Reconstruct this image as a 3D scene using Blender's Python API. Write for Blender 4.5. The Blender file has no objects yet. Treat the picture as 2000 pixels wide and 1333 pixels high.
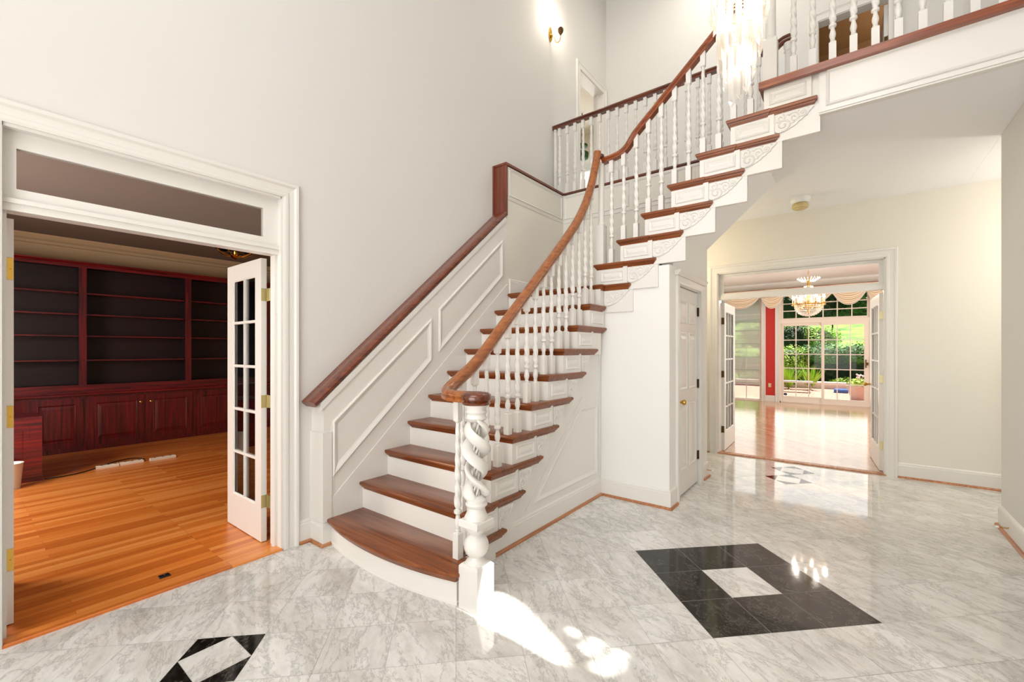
import bpy, math, random
from mathutils import Vector, Matrix
random.seed(7)
PI = math.pi
C = bpy.context.scene.collection

# ------------------------------------------------------------------ camera
F = 850.0; YAW = math.radians(37.756); HY = 684.4; H = 1.39
cd = bpy.data.cameras.new('camera'); cam = bpy.data.objects.new('camera', cd); C.objects.link(cam)
cd.sensor_width = 36; cd.lens = 36 * F / 2000; cd.shift_x = 0; cd.shift_y = (HY - 666.5) / 2000
cd.clip_start = 0.02; cd.clip_end = 300
cam.location = (0, 0, H); cam.rotation_euler = (PI / 2, 0, YAW)
bpy.context.scene.camera = cam
# ------------------------------------------------------------------ world, sun, exposure
sc = bpy.context.scene
sc.view_settings.view_transform = 'Standard'; sc.view_settings.look = 'None'
sc.view_settings.gamma = 1; sc.view_settings.exposure = 0.08
try: sc.view_settings.use_curve_mapping = False
except Exception: pass
w = bpy.data.worlds.new('world'); sc.world = w; w.use_nodes = True
nt = w.node_tree; nt.nodes.clear()
sky = nt.nodes.new('ShaderNodeTexSky'); bg = nt.nodes.new('ShaderNodeBackground'); out = nt.nodes.new('ShaderNodeOutputWorld')
try:
    sky.sky_type = 'HOSEK_WILKIE'; sky.sun_direction = Vector((0.28, 1.0, 1.6)).normalized(); sky.turbidity = 3
except Exception: pass
nt.links.new(sky.outputs[0], bg.inputs[0]); bg.inputs[1].default_value = 1.6
nt.links.new(bg.outputs[0], out.inputs[0])

def light(name, kind, loc, energy, color=(1, 1, 1), size=None, size_y=None, aim=None, **k):
    l = bpy.data.lights.new(name, kind); l.energy = energy; l.color = color
    if kind == 'AREA':
        l.shape = 'RECTANGLE'; l.size = size; l.size_y = size_y or size
    o = bpy.data.objects.new(name, l); C.objects.link(o); o.location = loc
    if aim is not None:
        d = Vector(aim) - Vector(loc)
        o.rotation_euler = d.to_track_quat('-Z', 'Y').to_euler()
    for a, b in k.items(): setattr(l, a, b)
    return o
light('sun', 'SUN', (2, 20, 20), 13.0, (1, .95, .86), aim=(2 - .28 * 4, 20 - 4, 20 - 7.4), angle=math.radians(.6))
# daylight at the front windows (behind the camera)
light('front_upper_window_daylight', 'AREA', (-.9, -1.45, 4.9), 120, (1, .99, .97), 3.0, 2.6, aim=(-1.0, 3, 3.6))
light('front_sidelight_daylight', 'AREA', (-1.0, -1.45, 1.35), 85, (1, .98, .95), 2.6, 2.0, aim=(-.6, 5, 2.4))
# daylight coming in at the garden glazing of the dining room
light('garden_door_daylight', 'AREA', (-.6, 13.3, 1.4), 20, (1, .97, .93), 1.9, 2.3, aim=(-.6, 5, 1.0))
light('garden_window_daylight', 'AREA', (-2.5, 13.3, 1.4), 9, (1, .97, .93), 1.0, 2.2, aim=(-2.0, 6, 1.0))
light('dining_side_fill', 'AREA', (2.9, 9.8, 1.6), 130, (1, .97, .93), 2.2, 1.8, aim=(-1.5, 9.6, 3.4))  # added fill to lift the dining ceiling; this side wall has no window
light('dining_left_fill', 'AREA', (-3.8, 10.2, 1.6), 60, (1, .98, .95), 1.8, 1.8, aim=(0, 10, 3.4))  # second added fill, from the opposite windowless wall towards the ceiling
# added spot standing in for reflected sun, throws the patch on the foyer floor
SPOT = Vector((14, 2.6, 5.4))
light('sun_glint_standin', 'SPOT', SPOT, 60000, (1, .97, .92), aim=(-1.3, 1.8, 0), spot_size=math.radians(16), spot_blend=.1, shadow_soft_size=.02)
light('side_room_fill', 'AREA', (3.2, -.2, 1.6), 65, (1, .99, .97), 1.2, 1.4, aim=(-1.24, 4.45, 1.3))  # added fill aimed at the closet door, no window stands here
# study and upstairs rooms
light('study_fill', 'AREA', (-5.6, -1.2, 1.7), 105, (1, .93, .85), 1.6, 1.4, aim=(-5.8, 3, .6))  # area fill added to brighten the study, its walls have no window
light('upstairs_hall_fill', 'AREA', (-1.2, 5.7, 6.9), 26, (1, .93, .84), .8, .8, aim=(-1.2, 5.7, 3))  # area fill over the upstairs hall, no fixture built
light('bedroom_window_daylight', 'AREA', (-5.0, 8.2, 4.6), 50, (1, .98, .95), 1.4, 1.4, aim=(-4.6, 6, 4.6))
light('passage_lamp', 'POINT', (-2.0, 5.75, 2.4), 20, (1, .86, .64), shadow_soft_size=.1)
light('side_passage_fill', 'POINT', (2.0, 5.7, 2.4), 34, (1, .94, .84), shadow_soft_size=.1)  # point fill added out of view to lift the hall ceiling
light('upper_room_fill', 'POINT', (.6, 8.0, 5.6), 9, (1, .85, .65), shadow_soft_size=.1)  # added to brighten the room behind the upper door

# ------------------------------------------------------------------ materials
def new_mat(name):
    m = bpy.data.materials.new(name); m.use_nodes = True
    return m, m.node_tree, m.node_tree.nodes['Principled BSDF']
def lin(c):
    return tuple(((x / 255) / 12.92 if x / 255 <= .04045 else ((x / 255 + .055) / 1.055) ** 2.4) for x in c) + (1,)
def plain(name, rgb, rough=.5, metal=0, spec=.5, coat=0, bump=0, bscale=200):
    m, t, b = new_mat(name)
    b.inputs['Base Color'].default_value = lin(rgb); b.inputs['Roughness'].default_value = rough
    b.inputs['Metallic'].default_value = metal; b.inputs['Specular IOR Level'].default_value = spec
    b.inputs['Coat Weight'].default_value = coat
    if bump:
        n = t.nodes.new('ShaderNodeTexNoise'); n.inputs['Scale'].default_value = bscale
        bp = t.nodes.new('ShaderNodeBump'); bp.inputs['Strength'].default_value = bump; bp.inputs['Distance'].default_value = .002
        t.links.new(n.outputs[0], bp.inputs['Height']); t.links.new(bp.outputs[0], b.inputs['Normal'])
    return m
def ramp(t, stops):
    r = t.nodes.new('ShaderNodeValToRGB'); e = r.color_ramp.elements
    e[0].position, e[0].color = stops[0]; e[1].position, e[1].color = stops[-1]
    for p, c in stops[1:-1]:
        x = e.new(p); x.color = c
    return r
def wood(name, dark, mid, lite, rough=.3, scale=(3, 3, 40), coat=.3, along='Y'):
    """grain running along one axis"""
    m, t, b = new_mat(name)
    tc = t.nodes.new('ShaderNodeTexCoord'); mp = t.nodes.new('ShaderNodeMapping')
    s = {'X': (2, 45, 45), 'Y': (45, 2, 45), 'Z': (45, 45, 2)}[along]
    mp.inputs['Scale'].default_value = s
    n = t.nodes.new('ShaderNodeTexNoise'); n.inputs['Scale'].default_value = 1; n.inputs['Detail'].default_value = 5; n.inputs['Distortion'].default_value = .6
    t.links.new(tc.outputs['Object'], mp.inputs[0]); t.links.new(mp.outputs[0], n.inputs[0])
    r = ramp(t, [(.3, lin(dark)), (.5, lin(mid)), (.72, lin(lite))])
    t.links.new(n.outputs[0], r.inputs[0]); t.links.new(r.outputs[0], b.inputs['Base Color'])
    b.inputs['Roughness'].default_value = rough; b.inputs['Coat Weight'].default_value = coat; b.inputs['Coat Roughness'].default_value = .2
    return m
M = {}
M['wall'] = plain('wall_paint', (219, 217, 212), .75, bump=.15, bscale=300)
M['cream'] = plain('cream_wall_paint', (226, 222, 211), .75, bump=.15, bscale=300)
M['white'] = plain('white_trim_paint', (226, 223, 217), .32)
M['closetwall'] = plain('white_wall_paint', (232, 230, 226), .7)
M['ceil'] = plain('ceiling_paint', (242, 242, 243), .85)
M['red'] = plain('red_wall_paint', (196, 42, 34), .6)
M['tan'] = plain('tan_wall_paint', (176, 138, 96), .8)
M['beige'] = plain('beige_wall_paint', (196, 168, 132), .8)
M['tread'] = wood('mahogany_tread', (90, 40, 12), (124, 62, 20), (146, 82, 34), along='X', coat=.12)
M['treadY'] = wood('mahogany_return', (86, 32, 15), (132, 58, 30), (160, 80, 42), along='Y')
M['rail'] = wood('mahogany_handrail', (130, 66, 24), (150, 84, 34), (168, 102, 50), .25, along='Y', coat=.6)
M['railX'] = wood('mahogany_handrail_cross', (108, 44, 12), (134, 62, 20), (156, 82, 34), .3, along='X', coat=.6)
M['raild'] = wood('dark_mahogany', (62, 22, 8), (98, 42, 16), (128, 62, 28), .25, along='X', coat=.6)
M['raildY'] = wood('dark_mahogany_long', (80, 34, 18), (112, 52, 28), (138, 70, 40), .3, along='Y', coat=.4)
M['raildZ'] = wood('dark_mahogany_upright', (84, 34, 20), (112, 50, 30), (130, 64, 38), .3, along='Z', coat=.4)
M['shoe'] = wood('oak_shoe', (140, 84, 50), (172, 112, 70), (196, 140, 96), .4, along='Y', coat=.1)
M['cherry'] = wood('cherry_cabinet', (44, 4, 12), (92, 10, 22), (126, 18, 26), .3, along='Z', coat=.5)
M['cherryY'] = wood('cherry_cabinet_long', (50, 5, 12), (102, 12, 22), (138, 26, 26), .28, along='Y', coat=.5)
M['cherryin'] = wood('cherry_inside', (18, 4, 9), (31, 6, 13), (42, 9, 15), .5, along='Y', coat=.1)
M['brass'] = plain('brass', (212, 170, 84), .25, 1)
M['abrass'] = plain('satin_brass', (190, 178, 132), .35, .9)
M['dbrass'] = plain('antique_brass', (92, 70, 44), .35, .9)
M['black'] = plain('black_plastic', (14, 14, 14), .4)
M['plastic'] = plain('ivory_plastic', (222, 214, 196), .45)
M['yplastic'] = plain('yellowed_plastic', (206, 186, 132), .5)
M['wplastic'] = plain('white_plastic', (235, 235, 232), .4)
M['green1'] = plain('leaf_dark', (38, 78, 30), .7); M['green2'] = plain('leaf_mid', (78, 138, 46), .7)
M['green3'] = plain('leaf_lime', (160, 200, 62), .7)
M['bark'] = plain('bark', (84, 62, 44), .9)
M['stone'] = plain('pale_stone', (236, 230, 222), .8)
M['terracotta'] = plain('sandy_pot', (200, 196, 184), .8)
M['blue'] = plain('blue_plastic', (20, 98, 190), .4)
M['metal'] = plain('galvanised_metal', (190, 196, 200), .35, .8)
M['flower'] = plain('white_petals', (245, 240, 245), .6)
M['candle'] = plain('candle_sleeve', (230, 205, 170), .5)
M['bracket'] = plain('carved_white_paint', (224, 221, 215), .4)

def emit(name, rgb, s):
    m, t, b = new_mat(name); b.inputs['Base Color'].default_value = lin(rgb)
    b.inputs['Emission Color'].default_value = lin(rgb); b.inputs['Emission Strength'].default_value = s
    return m
M['bulb'] = emit('lit_bulb', (255, 240, 214), 30)
M['bulb2'] = emit('lit_flame_bulb', (255, 236, 205), 25)
def glass(name, tint=(1, 1, 1, 1), ior=1.5, rough=0.0):
    m = bpy.data.materials.new(name); m.use_nodes = True; t = m.node_tree; t.nodes.clear()
    o = t.nodes.new('ShaderNodeOutputMaterial'); mx = t.nodes.new('ShaderNodeMixShader'); tr = t.nodes.new('ShaderNodeBsdfTransparent')
    gl = t.nodes.new('ShaderNodeBsdfGlossy'); fr = t.nodes.new('ShaderNodeFresnel'); fr.inputs[0].default_value = ior
    gl.inputs['Roughness'].default_value = rough; tr.inputs[0].default_value = tint
    t.links.new(fr.outputs[0], mx.inputs[0]); t.links.new(tr.outputs[0], mx.inputs[1]); t.links.new(gl.outputs[0], mx.inputs[2])
    t.links.new(mx.outputs[0], o.inputs[0]); return m
M['glass'] = glass('window_glass'); M['coatedglass'] = glass('coated_glass', ior=1.2)
def crystal():
    m = bpy.data.materials.new('cut_crystal'); m.use_nodes = True; t = m.node_tree; t.nodes.clear()
    o = t.nodes.new('ShaderNodeOutputMaterial'); m1 = t.nodes.new('ShaderNodeMixShader'); m2 = t.nodes.new('ShaderNodeMixShader')
    tr = t.nodes.new('ShaderNodeBsdfTransparent'); tl = t.nodes.new('ShaderNodeBsdfTranslucent'); gl = t.nodes.new('ShaderNodeBsdfGlossy')
    tl.inputs[0].default_value = (1, .97, .92, 1); gl.inputs['Roughness'].default_value = .05
    m1.inputs[0].default_value = .58; m2.inputs[0].default_value = .3
    t.links.new(tr.outputs[0], m1.inputs[1]); t.links.new(tl.outputs[0], m1.inputs[2])
    t.links.new(m1.outputs[0], m2.inputs[1]); t.links.new(gl.outputs[0], m2.inputs[2]); t.links.new(m2.outputs[0], o.inputs[0])
    return m
M['crystal'] = crystal()
def sheer(name, rgb, tf=.5):
    m = bpy.data.materials.new(name); m.use_nodes = True; t = m.node_tree; t.nodes.clear()
    o = t.nodes.new('ShaderNodeOutputMaterial'); m1 = t.nodes.new('ShaderNodeMixShader')
    tr = t.nodes.new('ShaderNodeBsdfTransparent'); tl = t.nodes.new('ShaderNodeBsdfTranslucent'); df = t.nodes.new('ShaderNodeBsdfDiffuse'); m2 = t.nodes.new('ShaderNodeMixShader')
    tl.inputs[0].default_value = lin(rgb); df.inputs[0].default_value = lin(rgb)
    m1.inputs[0].default_value = tf; m2.inputs[0].default_value = .5
    t.links.new(tl.outputs[0], m2.inputs[1]); t.links.new(df.outputs[0], m2.inputs[2])
    t.links.new(tr.outputs[0], m1.inputs[1]); t.links.new(m2.outputs[0], m1.inputs[2]); t.links.new(m1.outputs[0], o.inputs[0])
    return m
M['sheer'] = sheer('sheer_shade', (240, 246, 240), .72)
def striped():
    m, t, b = new_mat('striped_satin'); uv = t.nodes.new('ShaderNodeUVMap'); sp = t.nodes.new('ShaderNodeSeparateXYZ')
    wv = t.nodes.new('ShaderNodeMath'); wv.operation = 'MULTIPLY'; wv.inputs[1].default_value = 5.0
    fr = t.nodes.new('ShaderNodeMath'); fr.operation = 'FRACT'
    r = ramp(t, [(0, lin((236, 220, 196))), (.3, lin((214, 176, 132))), (.5, lin((244, 232, 214))), (.72, lin((196, 164, 118))), (.95, lin((240, 226, 204)))])
    r.color_ramp.interpolation = 'CONSTANT'
    t.links.new(uv.outputs[0], sp.inputs[0]); t.links.new(sp.outputs[1], wv.inputs[0]); t.links.new(wv.outputs[0], fr.inputs[0]); t.links.new(fr.outputs[0], r.inputs[0])
    t.links.new(r.outputs[0], b.inputs['Base Color']); b.inputs['Roughness'].default_value = .45
    return m
M['stripe'] = striped()
def marble(name, base, vein, vein2, dark=False):
    m, t, b = new_mat(name); L = t.links
    g = t.nodes.new('ShaderNodeNewGeometry'); at = t.nodes.new('ShaderNodeAttribute'); at.attribute_name = 'tile'
    # every tile shifts and turns the veins
    vr = t.nodes.new('ShaderNodeVectorRotate'); vr.rotation_type = 'Z_AXIS'; ad = t.nodes.new('ShaderNodeVectorMath'); ad.operation = 'ADD'
    sep = t.nodes.new('ShaderNodeSeparateColor'); mu = t.nodes.new('ShaderNodeVectorMath'); mu.operation = 'SCALE'; mu.inputs['Scale'].default_value = 30
    L.new(at.outputs['Color'], mu.inputs[0]); L.new(g.outputs['Position'], ad.inputs[0]); L.new(mu.outputs[0], ad.inputs[1])
    L.new(at.outputs['Color'], sep.inputs[0])
    an = t.nodes.new('ShaderNodeMath'); an.operation = 'MULTIPLY_ADD'; an.inputs[1].default_value = .7; an.inputs[2].default_value = .15
    L.new(sep.outputs[0], an.inputs[0]); L.new(ad.outputs[0], vr.inputs['Vector']); L.new(an.outputs[0], vr.inputs['Angle'])
    mp = t.nodes.new('ShaderNodeMapping'); mp.inputs['Scale'].default_value = (1.2, 3.0, 1) if not dark else (2.0, 2.4, 1); L.new(vr.outputs[0], mp.inputs[0])
    n1 = t.nodes.new('ShaderNodeTexNoise'); n1.inputs['Scale'].default_value = 2.4; n1.inputs['Detail'].default_value = 12; n1.inputs['Roughness'].default_value = .72; n1.inputs['Distortion'].default_value = .35
    L.new(mp.outputs[0], n1.inputs[0])
    # thin veins: |noise-.5| close to zero
    s1 = t.nodes.new('ShaderNodeMath'); s1.operation = 'SUBTRACT'; s1.inputs[1].default_value = .5; L.new(n1.outputs[0], s1.inputs[0])
    a1 = t.nodes.new('ShaderNodeMath'); a1.operation = 'ABSOLUTE'; L.new(s1.outputs[0], a1.inputs[0])
    r1 = ramp(t, [(0, (1, 1, 1, 1)), (.008 if not dark else .005, (.4, .4, .4, 1)), (.03 if not dark else .012, (0, 0, 0, 1))]); L.new(a1.outputs[0], r1.inputs[0])
    n2 = t.nodes.new('ShaderNodeTexNoise'); n2.inputs['Scale'].default_value = 1.1; n2.inputs['Detail'].default_value = 7; n2.inputs['Roughness'].default_value = .7; n2.inputs['Distortion'].default_value = .25
    L.new(mp.outputs[0], n2.inputs[0]); r2 = ramp(t, [(.42, (0, 0, 0, 1)), (.75, (1, 1, 1, 1))]); L.new(n2.outputs[0], r2.inputs[0])
    n3 = t.nodes.new('ShaderNodeTexNoise'); n3.inputs['Scale'].default_value = 9; n3.inputs['Detail'].default_value = 8; n3.inputs['Roughness'].default_value = .7; L.new(mp.outputs[0], n3.inputs[0])
    r3 = ramp(t, [(.45, (0, 0, 0, 1)), (.7, (1, 1, 1, 1))]); L.new(n3.outputs[0], r3.inputs[0])
    def mix(f, a, bb, k):
        mm = t.nodes.new('ShaderNodeMath'); mm.operation = 'MULTIPLY'; mm.inputs[1].default_value = k; L.new(f, mm.inputs[0])
        x = t.nodes.new('ShaderNodeMix'); x.data_type = 'RGBA'; L.new(mm.outputs[0], x.inputs[0])
        if hasattr(a, 'links'): L.new(a, x.inputs[6])
        else: x.inputs[6].default_value = a
        x.inputs[7].default_value = bb; return x.outputs[2]
    c = mix(r2.outputs[0], lin(base), lin(vein2), .75 if not dark else .5)
    c = mix(r3.outputs[0], c, lin(vein), .22 if not dark else .12)
    c = mix(r1.outputs[0], c, lin(vein), .55 if not dark else .45)
    hs = t.nodes.new('ShaderNodeHueSaturation'); vm = t.nodes.new('ShaderNodeMath'); vm.operation = 'MULTIPLY_ADD'; vm.inputs[1].default_value = .09; vm.inputs[2].default_value = .93
    L.new(sep.outputs[1], vm.inputs[0]); L.new(vm.outputs[0], hs.inputs['Value']); L.new(c, hs.inputs['Color']); c = hs.outputs[0]
    L.new(c, b.inputs['Base Color']); b.inputs['Roughness'].default_value = .05 if not dark else .08
    b.inputs['Specular IOR Level'].default_value = .5 if not dark else .3
    return m
M['marble'] = marble('white_marble', (230, 228, 224), (124, 121, 114), (182, 176, 165))
M['blackmarble'] = marble('black_marble', (13, 12, 10), (130, 126, 118), (30, 28, 25), True)
M['grout'] = plain('grout', (164, 162, 156), .7)
def planks(name, cols, wdt, rough, ax='Y', length=1.1, gap=.5):
    m, t, b = new_mat(name); L = t.links
    g = t.nodes.new('ShaderNodeNewGeometry'); mp = t.nodes.new('ShaderNodeMapping')
    if ax == 'Y': mp.inputs['Rotation'].default_value = (0, 0, PI / 2)
    if ax == 'D': mp.inputs['Rotation'].default_value = (0, 0, PI / 4)
    L.new(g.outputs['Position'], mp.inputs[0])
    br = t.nodes.new('ShaderNodeTexBrick'); br.inputs['Scale'].default_value = 1; br.inputs['Brick Width'].default_value = length; br.inputs['Row Height'].default_value = wdt
    br.inputs['Mortar Size'].default_value = .0012 * gap; br.inputs['Mortar Smooth'].default_value = .3; br.offset = .37; br.offset_frequency = 3
    br.inputs['Color1'].default_value = (0, 0, 0, 1); br.inputs['Color2'].default_value = (1, 1, 1, 1); br.inputs['Mortar'].default_value = (.1, .1, .1, 1)
    L.new(mp.outputs[0], br.inputs[0])
    m2 = t.nodes.new('ShaderNodeMapping'); m2.inputs['Scale'].default_value = (1.5, 40, 1); L.new(mp.outputs[0], m2.inputs[0])
    n = t.nodes.new('ShaderNodeTexNoise'); n.inputs['Scale'].default_value = 1; n.inputs['Detail'].default_value = 6; n.inputs['Distortion'].default_value = .5; L.new(m2.outputs[0], n.inputs[0])
    mx = t.nodes.new('ShaderNodeMath'); mx.operation = 'MULTIPLY_ADD'; mx.inputs[1].default_value = .55
    sc_ = t.nodes.new('ShaderNodeMath'); sc_.operation = 'MULTIPLY'; sc_.inputs[1].default_value = .5; L.new(br.outputs[0], sc_.inputs[0])
    L.new(n.outputs[0], mx.inputs[0]); L.new(sc_.outputs[0], mx.inputs[2])
    r = ramp(t, [(.15, lin(cols[0])), (.45, lin(cols[1])), (.8, lin(cols[2]))]); L.new(mx.outputs[0], r.inputs[0])
    dk = t.nodes.new('ShaderNodeMix'); dk.data_type = 'RGBA'; L.new(br.outputs['Fac'], dk.inputs[0]); L.new(r.outputs[0], dk.inputs[6]); dk.inputs[7].default_value = lin([int(v * .6) for v in cols[0]])
    L.new(dk.outputs[2], b.inputs['Base Color']); b.inputs['Roughness'].default_value = rough
    b.inputs['Coat Weight'].default_value = .3; b.inputs['Coat Roughness'].default_value = rough * .6
    return m
M['study_floor'] = planks('orange_oak_floor', ((178, 88, 26), (216, 122, 46), (236, 154, 78)), .057, .35)
M['dining_floor'] = planks('pale_maple_floor', ((170, 124, 84), (192, 150, 112), (206, 170, 136)), .10, .16, 'D', .5)
def brick():
    m, t, b = new_mat('terrace_brick'); g = t.nodes.new('ShaderNodeNewGeometry'); br = t.nodes.new('ShaderNodeTexBrick')
    br.inputs['Scale'].default_value = 1; br.inputs['Brick Width'].default_value = .2; br.inputs['Row Height'].default_value = .1; br.inputs['Mortar Size'].default_value = .008
    br.inputs['Color1'].default_value = lin((168, 116, 96)); br.inputs['Color2'].default_value = lin((150, 94, 76)); br.inputs['Mortar'].default_value = lin((190, 168, 152))
    t.links.new(g.outputs['Position'], br.inputs[0]); t.links.new(br.outputs[0], b.inputs['Base Color']); b.inputs['Roughness'].default_value = .85
    return m
M['brick'] = brick()
def grassy():
    m, t, b = new_mat('lawn'); n = t.nodes.new('ShaderNodeTexNoise'); n.inputs['Scale'].default_value = .9; n.inputs['Detail'].default_value = 8
    r = ramp(t, [(.35, lin((66, 120, 40))), (.65, lin((140, 190, 66)))]); g = t.nodes.new('ShaderNodeNewGeometry')
    t.links.new(g.outputs['Position'], n.inputs[0]); t.links.new(n.outputs[0], r.inputs[0]); t.links.new(r.outputs[0], b.inputs['Base Color']); b.inputs['Roughness'].default_value = .9
    return m
M['lawn'] = grassy()

# ------------------------------------------------------------------ mesh helpers
class MB:
    def __init__(s): s.v = []; s.f = []; s.m = []; s.uv = None
    def add(s, vs, fs, mi=0):
        n = len(s.v); s.v += [tuple(p) for p in vs]; s.f += [tuple(i + n for i in f) for f in fs]; s.m += [mi] * len(fs); return s
    def box(s, x0, x1, y0, y1, z0, z1, mi=0):
        x0, x1 = sorted((x0, x1)); y0, y1 = sorted((y0, y1)); z0, z1 = sorted((z0, z1))
        return s.add([(x0, y0, z0), (x1, y0, z0), (x1, y1, z0), (x0, y1, z0), (x0, y0, z1), (x1, y0, z1), (x1, y1, z1), (x0, y1, z1)],
                     [(0, 3, 2, 1), (4, 5, 6, 7), (0, 1, 5, 4), (1, 2, 6, 5), (2, 3, 7, 6), (3, 0, 4, 7)], mi)
    def cham(s, x0, x1, y0, y1, z0, z1, c, top=True, bot=False):
        """box with chamfered top and / or bottom edges"""
        rings = []
        if bot: rings += [(z0, c)]
        rings += [(z0 + (c if bot else 0), 0), (z1 - (c if top else 0), 0)]
        if top: rings += [(z1, c)]
        vs = []
        for z, i in rings: vs += [(x0 + i, y0 + i, z), (x1 - i, y0 + i, z), (x1 - i, y1 - i, z), (x0 + i, y1 - i, z)]
        n = len(rings); fs = [(3, 2, 1, 0), tuple(4 * (n - 1) + k for k in range(4))]
        for r in range(n - 1):
            for k in range(4): fs.append((4 * r + k, 4 * r + (k + 1) % 4, 4 * r + 4 + (k + 1) % 4, 4 * r + 4 + k))
        return s.add(vs, fs)
    def lathe(s, prof, c=(0, 0, 0), n=24, mi=0, cap=True):
        vs = []
        for r, z in prof:
            for k in range(n):
                a = 2 * PI * k / n; vs.append((c[0] + r * math.cos(a), c[1] + r * math.sin(a), c[2] + z))
        fs = []
        for j in range(len(prof) - 1):
            for k in range(n): fs.append((j * n + k, j * n + (k + 1) % n, (j + 1) * n + (k + 1) % n, (j + 1) * n + k))
        if cap:
            fs.append(tuple(reversed(range(n)))); fs.append(tuple((len(prof) - 1) * n + k for k in range(n)))
        return s.add(vs, fs, mi)
    def prism(s, poly, fn, a, b, mi=0):
        """polygon in (u,v) extruded between w=a and w=b; fn(u,v,w)->xyz"""
        n = len(poly); vs = [fn(u, v, a) for u, v in poly] + [fn(u, v, b) for u, v in poly]
        fs = [tuple(range(n)), tuple(reversed(range(n, 2 * n)))] + [(k, k + n, (k + 1) % n + n, (k + 1) % n) for k in range(n)]
        return s.add(vs, fs, mi)
    def sweep(s, prof, path, up=(0, 0, 1), caps=True, mi=0, closed=False, scales=None):
        """profile (a=side, b=up) carried along path with parallel transport"""
        P = [Vector(p) for p in path]; n = len(prof); N = len(P); vs = []
        T = []
        for i in range(N):
            a = P[max(i - 1, 0)] if not closed else P[i - 1]; b = P[min(i + 1, N - 1)] if not closed else P[(i + 1) % N]
            T.append((b - a).normalized())
        U = Vector(up); U = (U - T[0] * U.dot(T[0])).normalized()
        for i in range(N):
            U = (U - T[i] * U.dot(T[i])).normalized(); S = T[i].cross(U)
            k = scales[i] if scales else 1
            for a, b in prof: vs.append(tuple(P[i] + S * a * k + U * b * k))
        fs = []
        for i in range(N - 1 + (1 if closed else 0)):
            j = (i + 1) % N
            for k in range(n): fs.append((i * n + k, i * n + (k + 1) % n, j * n + (k + 1) % n, j * n + k))
        if caps and not closed: fs += [tuple(reversed(range(n))), tuple((N - 1) * n + k for k in range(n))]
        return s.add(vs, fs, mi)
    def tube(s, path, r, n=8, mi=0, **k):
        prof = [(r * math.cos(2 * PI * i / n), r * math.sin(2 * PI * i / n)) for i in range(n)]
        d = Vector(path[1]) - Vector(path[0]); up = (0, 0, 1) if abs(d.normalized().z) < .95 else (1, 0, 0)
        return s.sweep(prof, path, up=up, mi=mi, **k)
    def sphere(s, c, r, n=12, mi=0, sz=1):
        return s.lathe([(max(r * math.sin(PI * j / n), 1e-4), -r * sz * math.cos(PI * j / n)) for j in range(n + 1)], c, n * 2, mi)

def inset(poly, d, closed=True):
    """offset every edge of a CCW polygon inward by d, mitred"""
    n = len(poly); out = []
    for i in range(n):
        p = Vector(poly[i]); a = Vector(poly[i - 1]); b = Vector(poly[(i + 1) % n])
        e1 = (p - a); e2 = (b - p)
        if not closed and i == 0: e1 = e2
        if not closed and i == n - 1: e2 = e1
        e1 = e1.normalized(); e2 = e2.normalized()
        n1 = Vector((-e1.y, e1.x)); n2 = Vector((-e2.y, e2.x)); m_ = n1 + n2
        out.append(tuple(p + m_ * (d / max(.2, (1 + n1.dot(n2))))))
    return out
def ccw(poly):
    a = sum(poly[i - 1][0] * poly[i][1] - poly[i][0] * poly[i - 1][1] for i in range(len(poly)))
    return poly if a > 0 else list(reversed(poly))
def rings(mb, poly, fn, steps, capfirst=False, caplast=True, closed=True):
    """steps = [(inset, height), ...] rings joined into a moulding"""
    poly = ccw(poly) if closed else poly
    n = len(poly); vs = []
    for d, h in steps: vs += [fn(u, v, h) for u, v in inset(poly, d, closed)]
    fs = []; m_ = n if closed else n - 1
    for j in range(len(steps) - 1):
        for k in range(m_): fs.append((j * n + k, j * n + (k + 1) % n, (j + 1) * n + (k + 1) % n, (j + 1) * n + k))
    if closed and caplast: fs.append(tuple((len(steps) - 1) * n + k for k in range(n)))
    if closed and capfirst: fs.append(tuple(reversed(range(n))))
    return mb.add(vs, fs)
def picture_frame(mb, poly, fn, w=.03, h=.012):
    return rings(mb, poly, fn, [(0, 0), (0, h * .6), (w * .2, h), (w * .45, h * .75), (w * .7, h * .3), (w, .0)], caplast=False)
def raised_panel(mb, poly, fn, w=.03, h=.012):
    rings(mb, poly, fn, [(0, 0), (.0, -.012), (w * .25, -.012), (w, 0), (w + .001, .001)], caplast=True)
    return mb
# plane maps
def PX(x, s=1): return lambda u, v, h: (x + s * h, u, v)      # u=Y v=Z
def PY(y, s=-1): return lambda u, v, h: (u, y + s * h, v)     # u=X v=Z
def PZ(z, s=1): return lambda u, v, h: (u, v, z + s * h)      # u=X v=Y

ORG = {}
def obj(name, mb, mat, parent=None, smooth=False, org=None):
    off = Vector((0, 0, 0))
    if parent is not None: off = ORG.get(parent.name, Vector((0, 0, 0)))
    me = bpy.data.meshes.new(name)
    o_ = Vector(org) if org is not None else None
    base = off if o_ is None else o_
    me.from_pydata([(x - base.x, y - base.y, z - base.z) for x, y, z in mb.v], [], mb.f)
    mats = mat if isinstance(mat, (list, tuple)) else [mat]
    for x in mats: me.materials.append(x)
    if len(mats) > 1:
        for p, i in zip(me.polygons, mb.m): p.material_index = i
    me.update()
    import bmesh
    bm = bmesh.new(); bm.from_mesh(me); bmesh.ops.recalc_face_normals(bm, faces=bm.faces); bm.to_mesh(me); bm.free()
    if smooth:
        for p in me.polygons: p.use_smooth = True
        try: me.set_sharp_from_angle(angle=math.radians(40))
        except Exception: pass
    o = bpy.data.objects.new(name, me); C.objects.link(o)
    if parent is not None:
        o.parent = parent
        if o_ is not None: o.location = o_ - off
        ORG[o.name] = off if o_ is None else o_
    else:
        if o_ is not None: o.location = o_
        ORG[o.name] = Vector((0, 0, 0)) if o_ is None else o_
    return o
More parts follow.
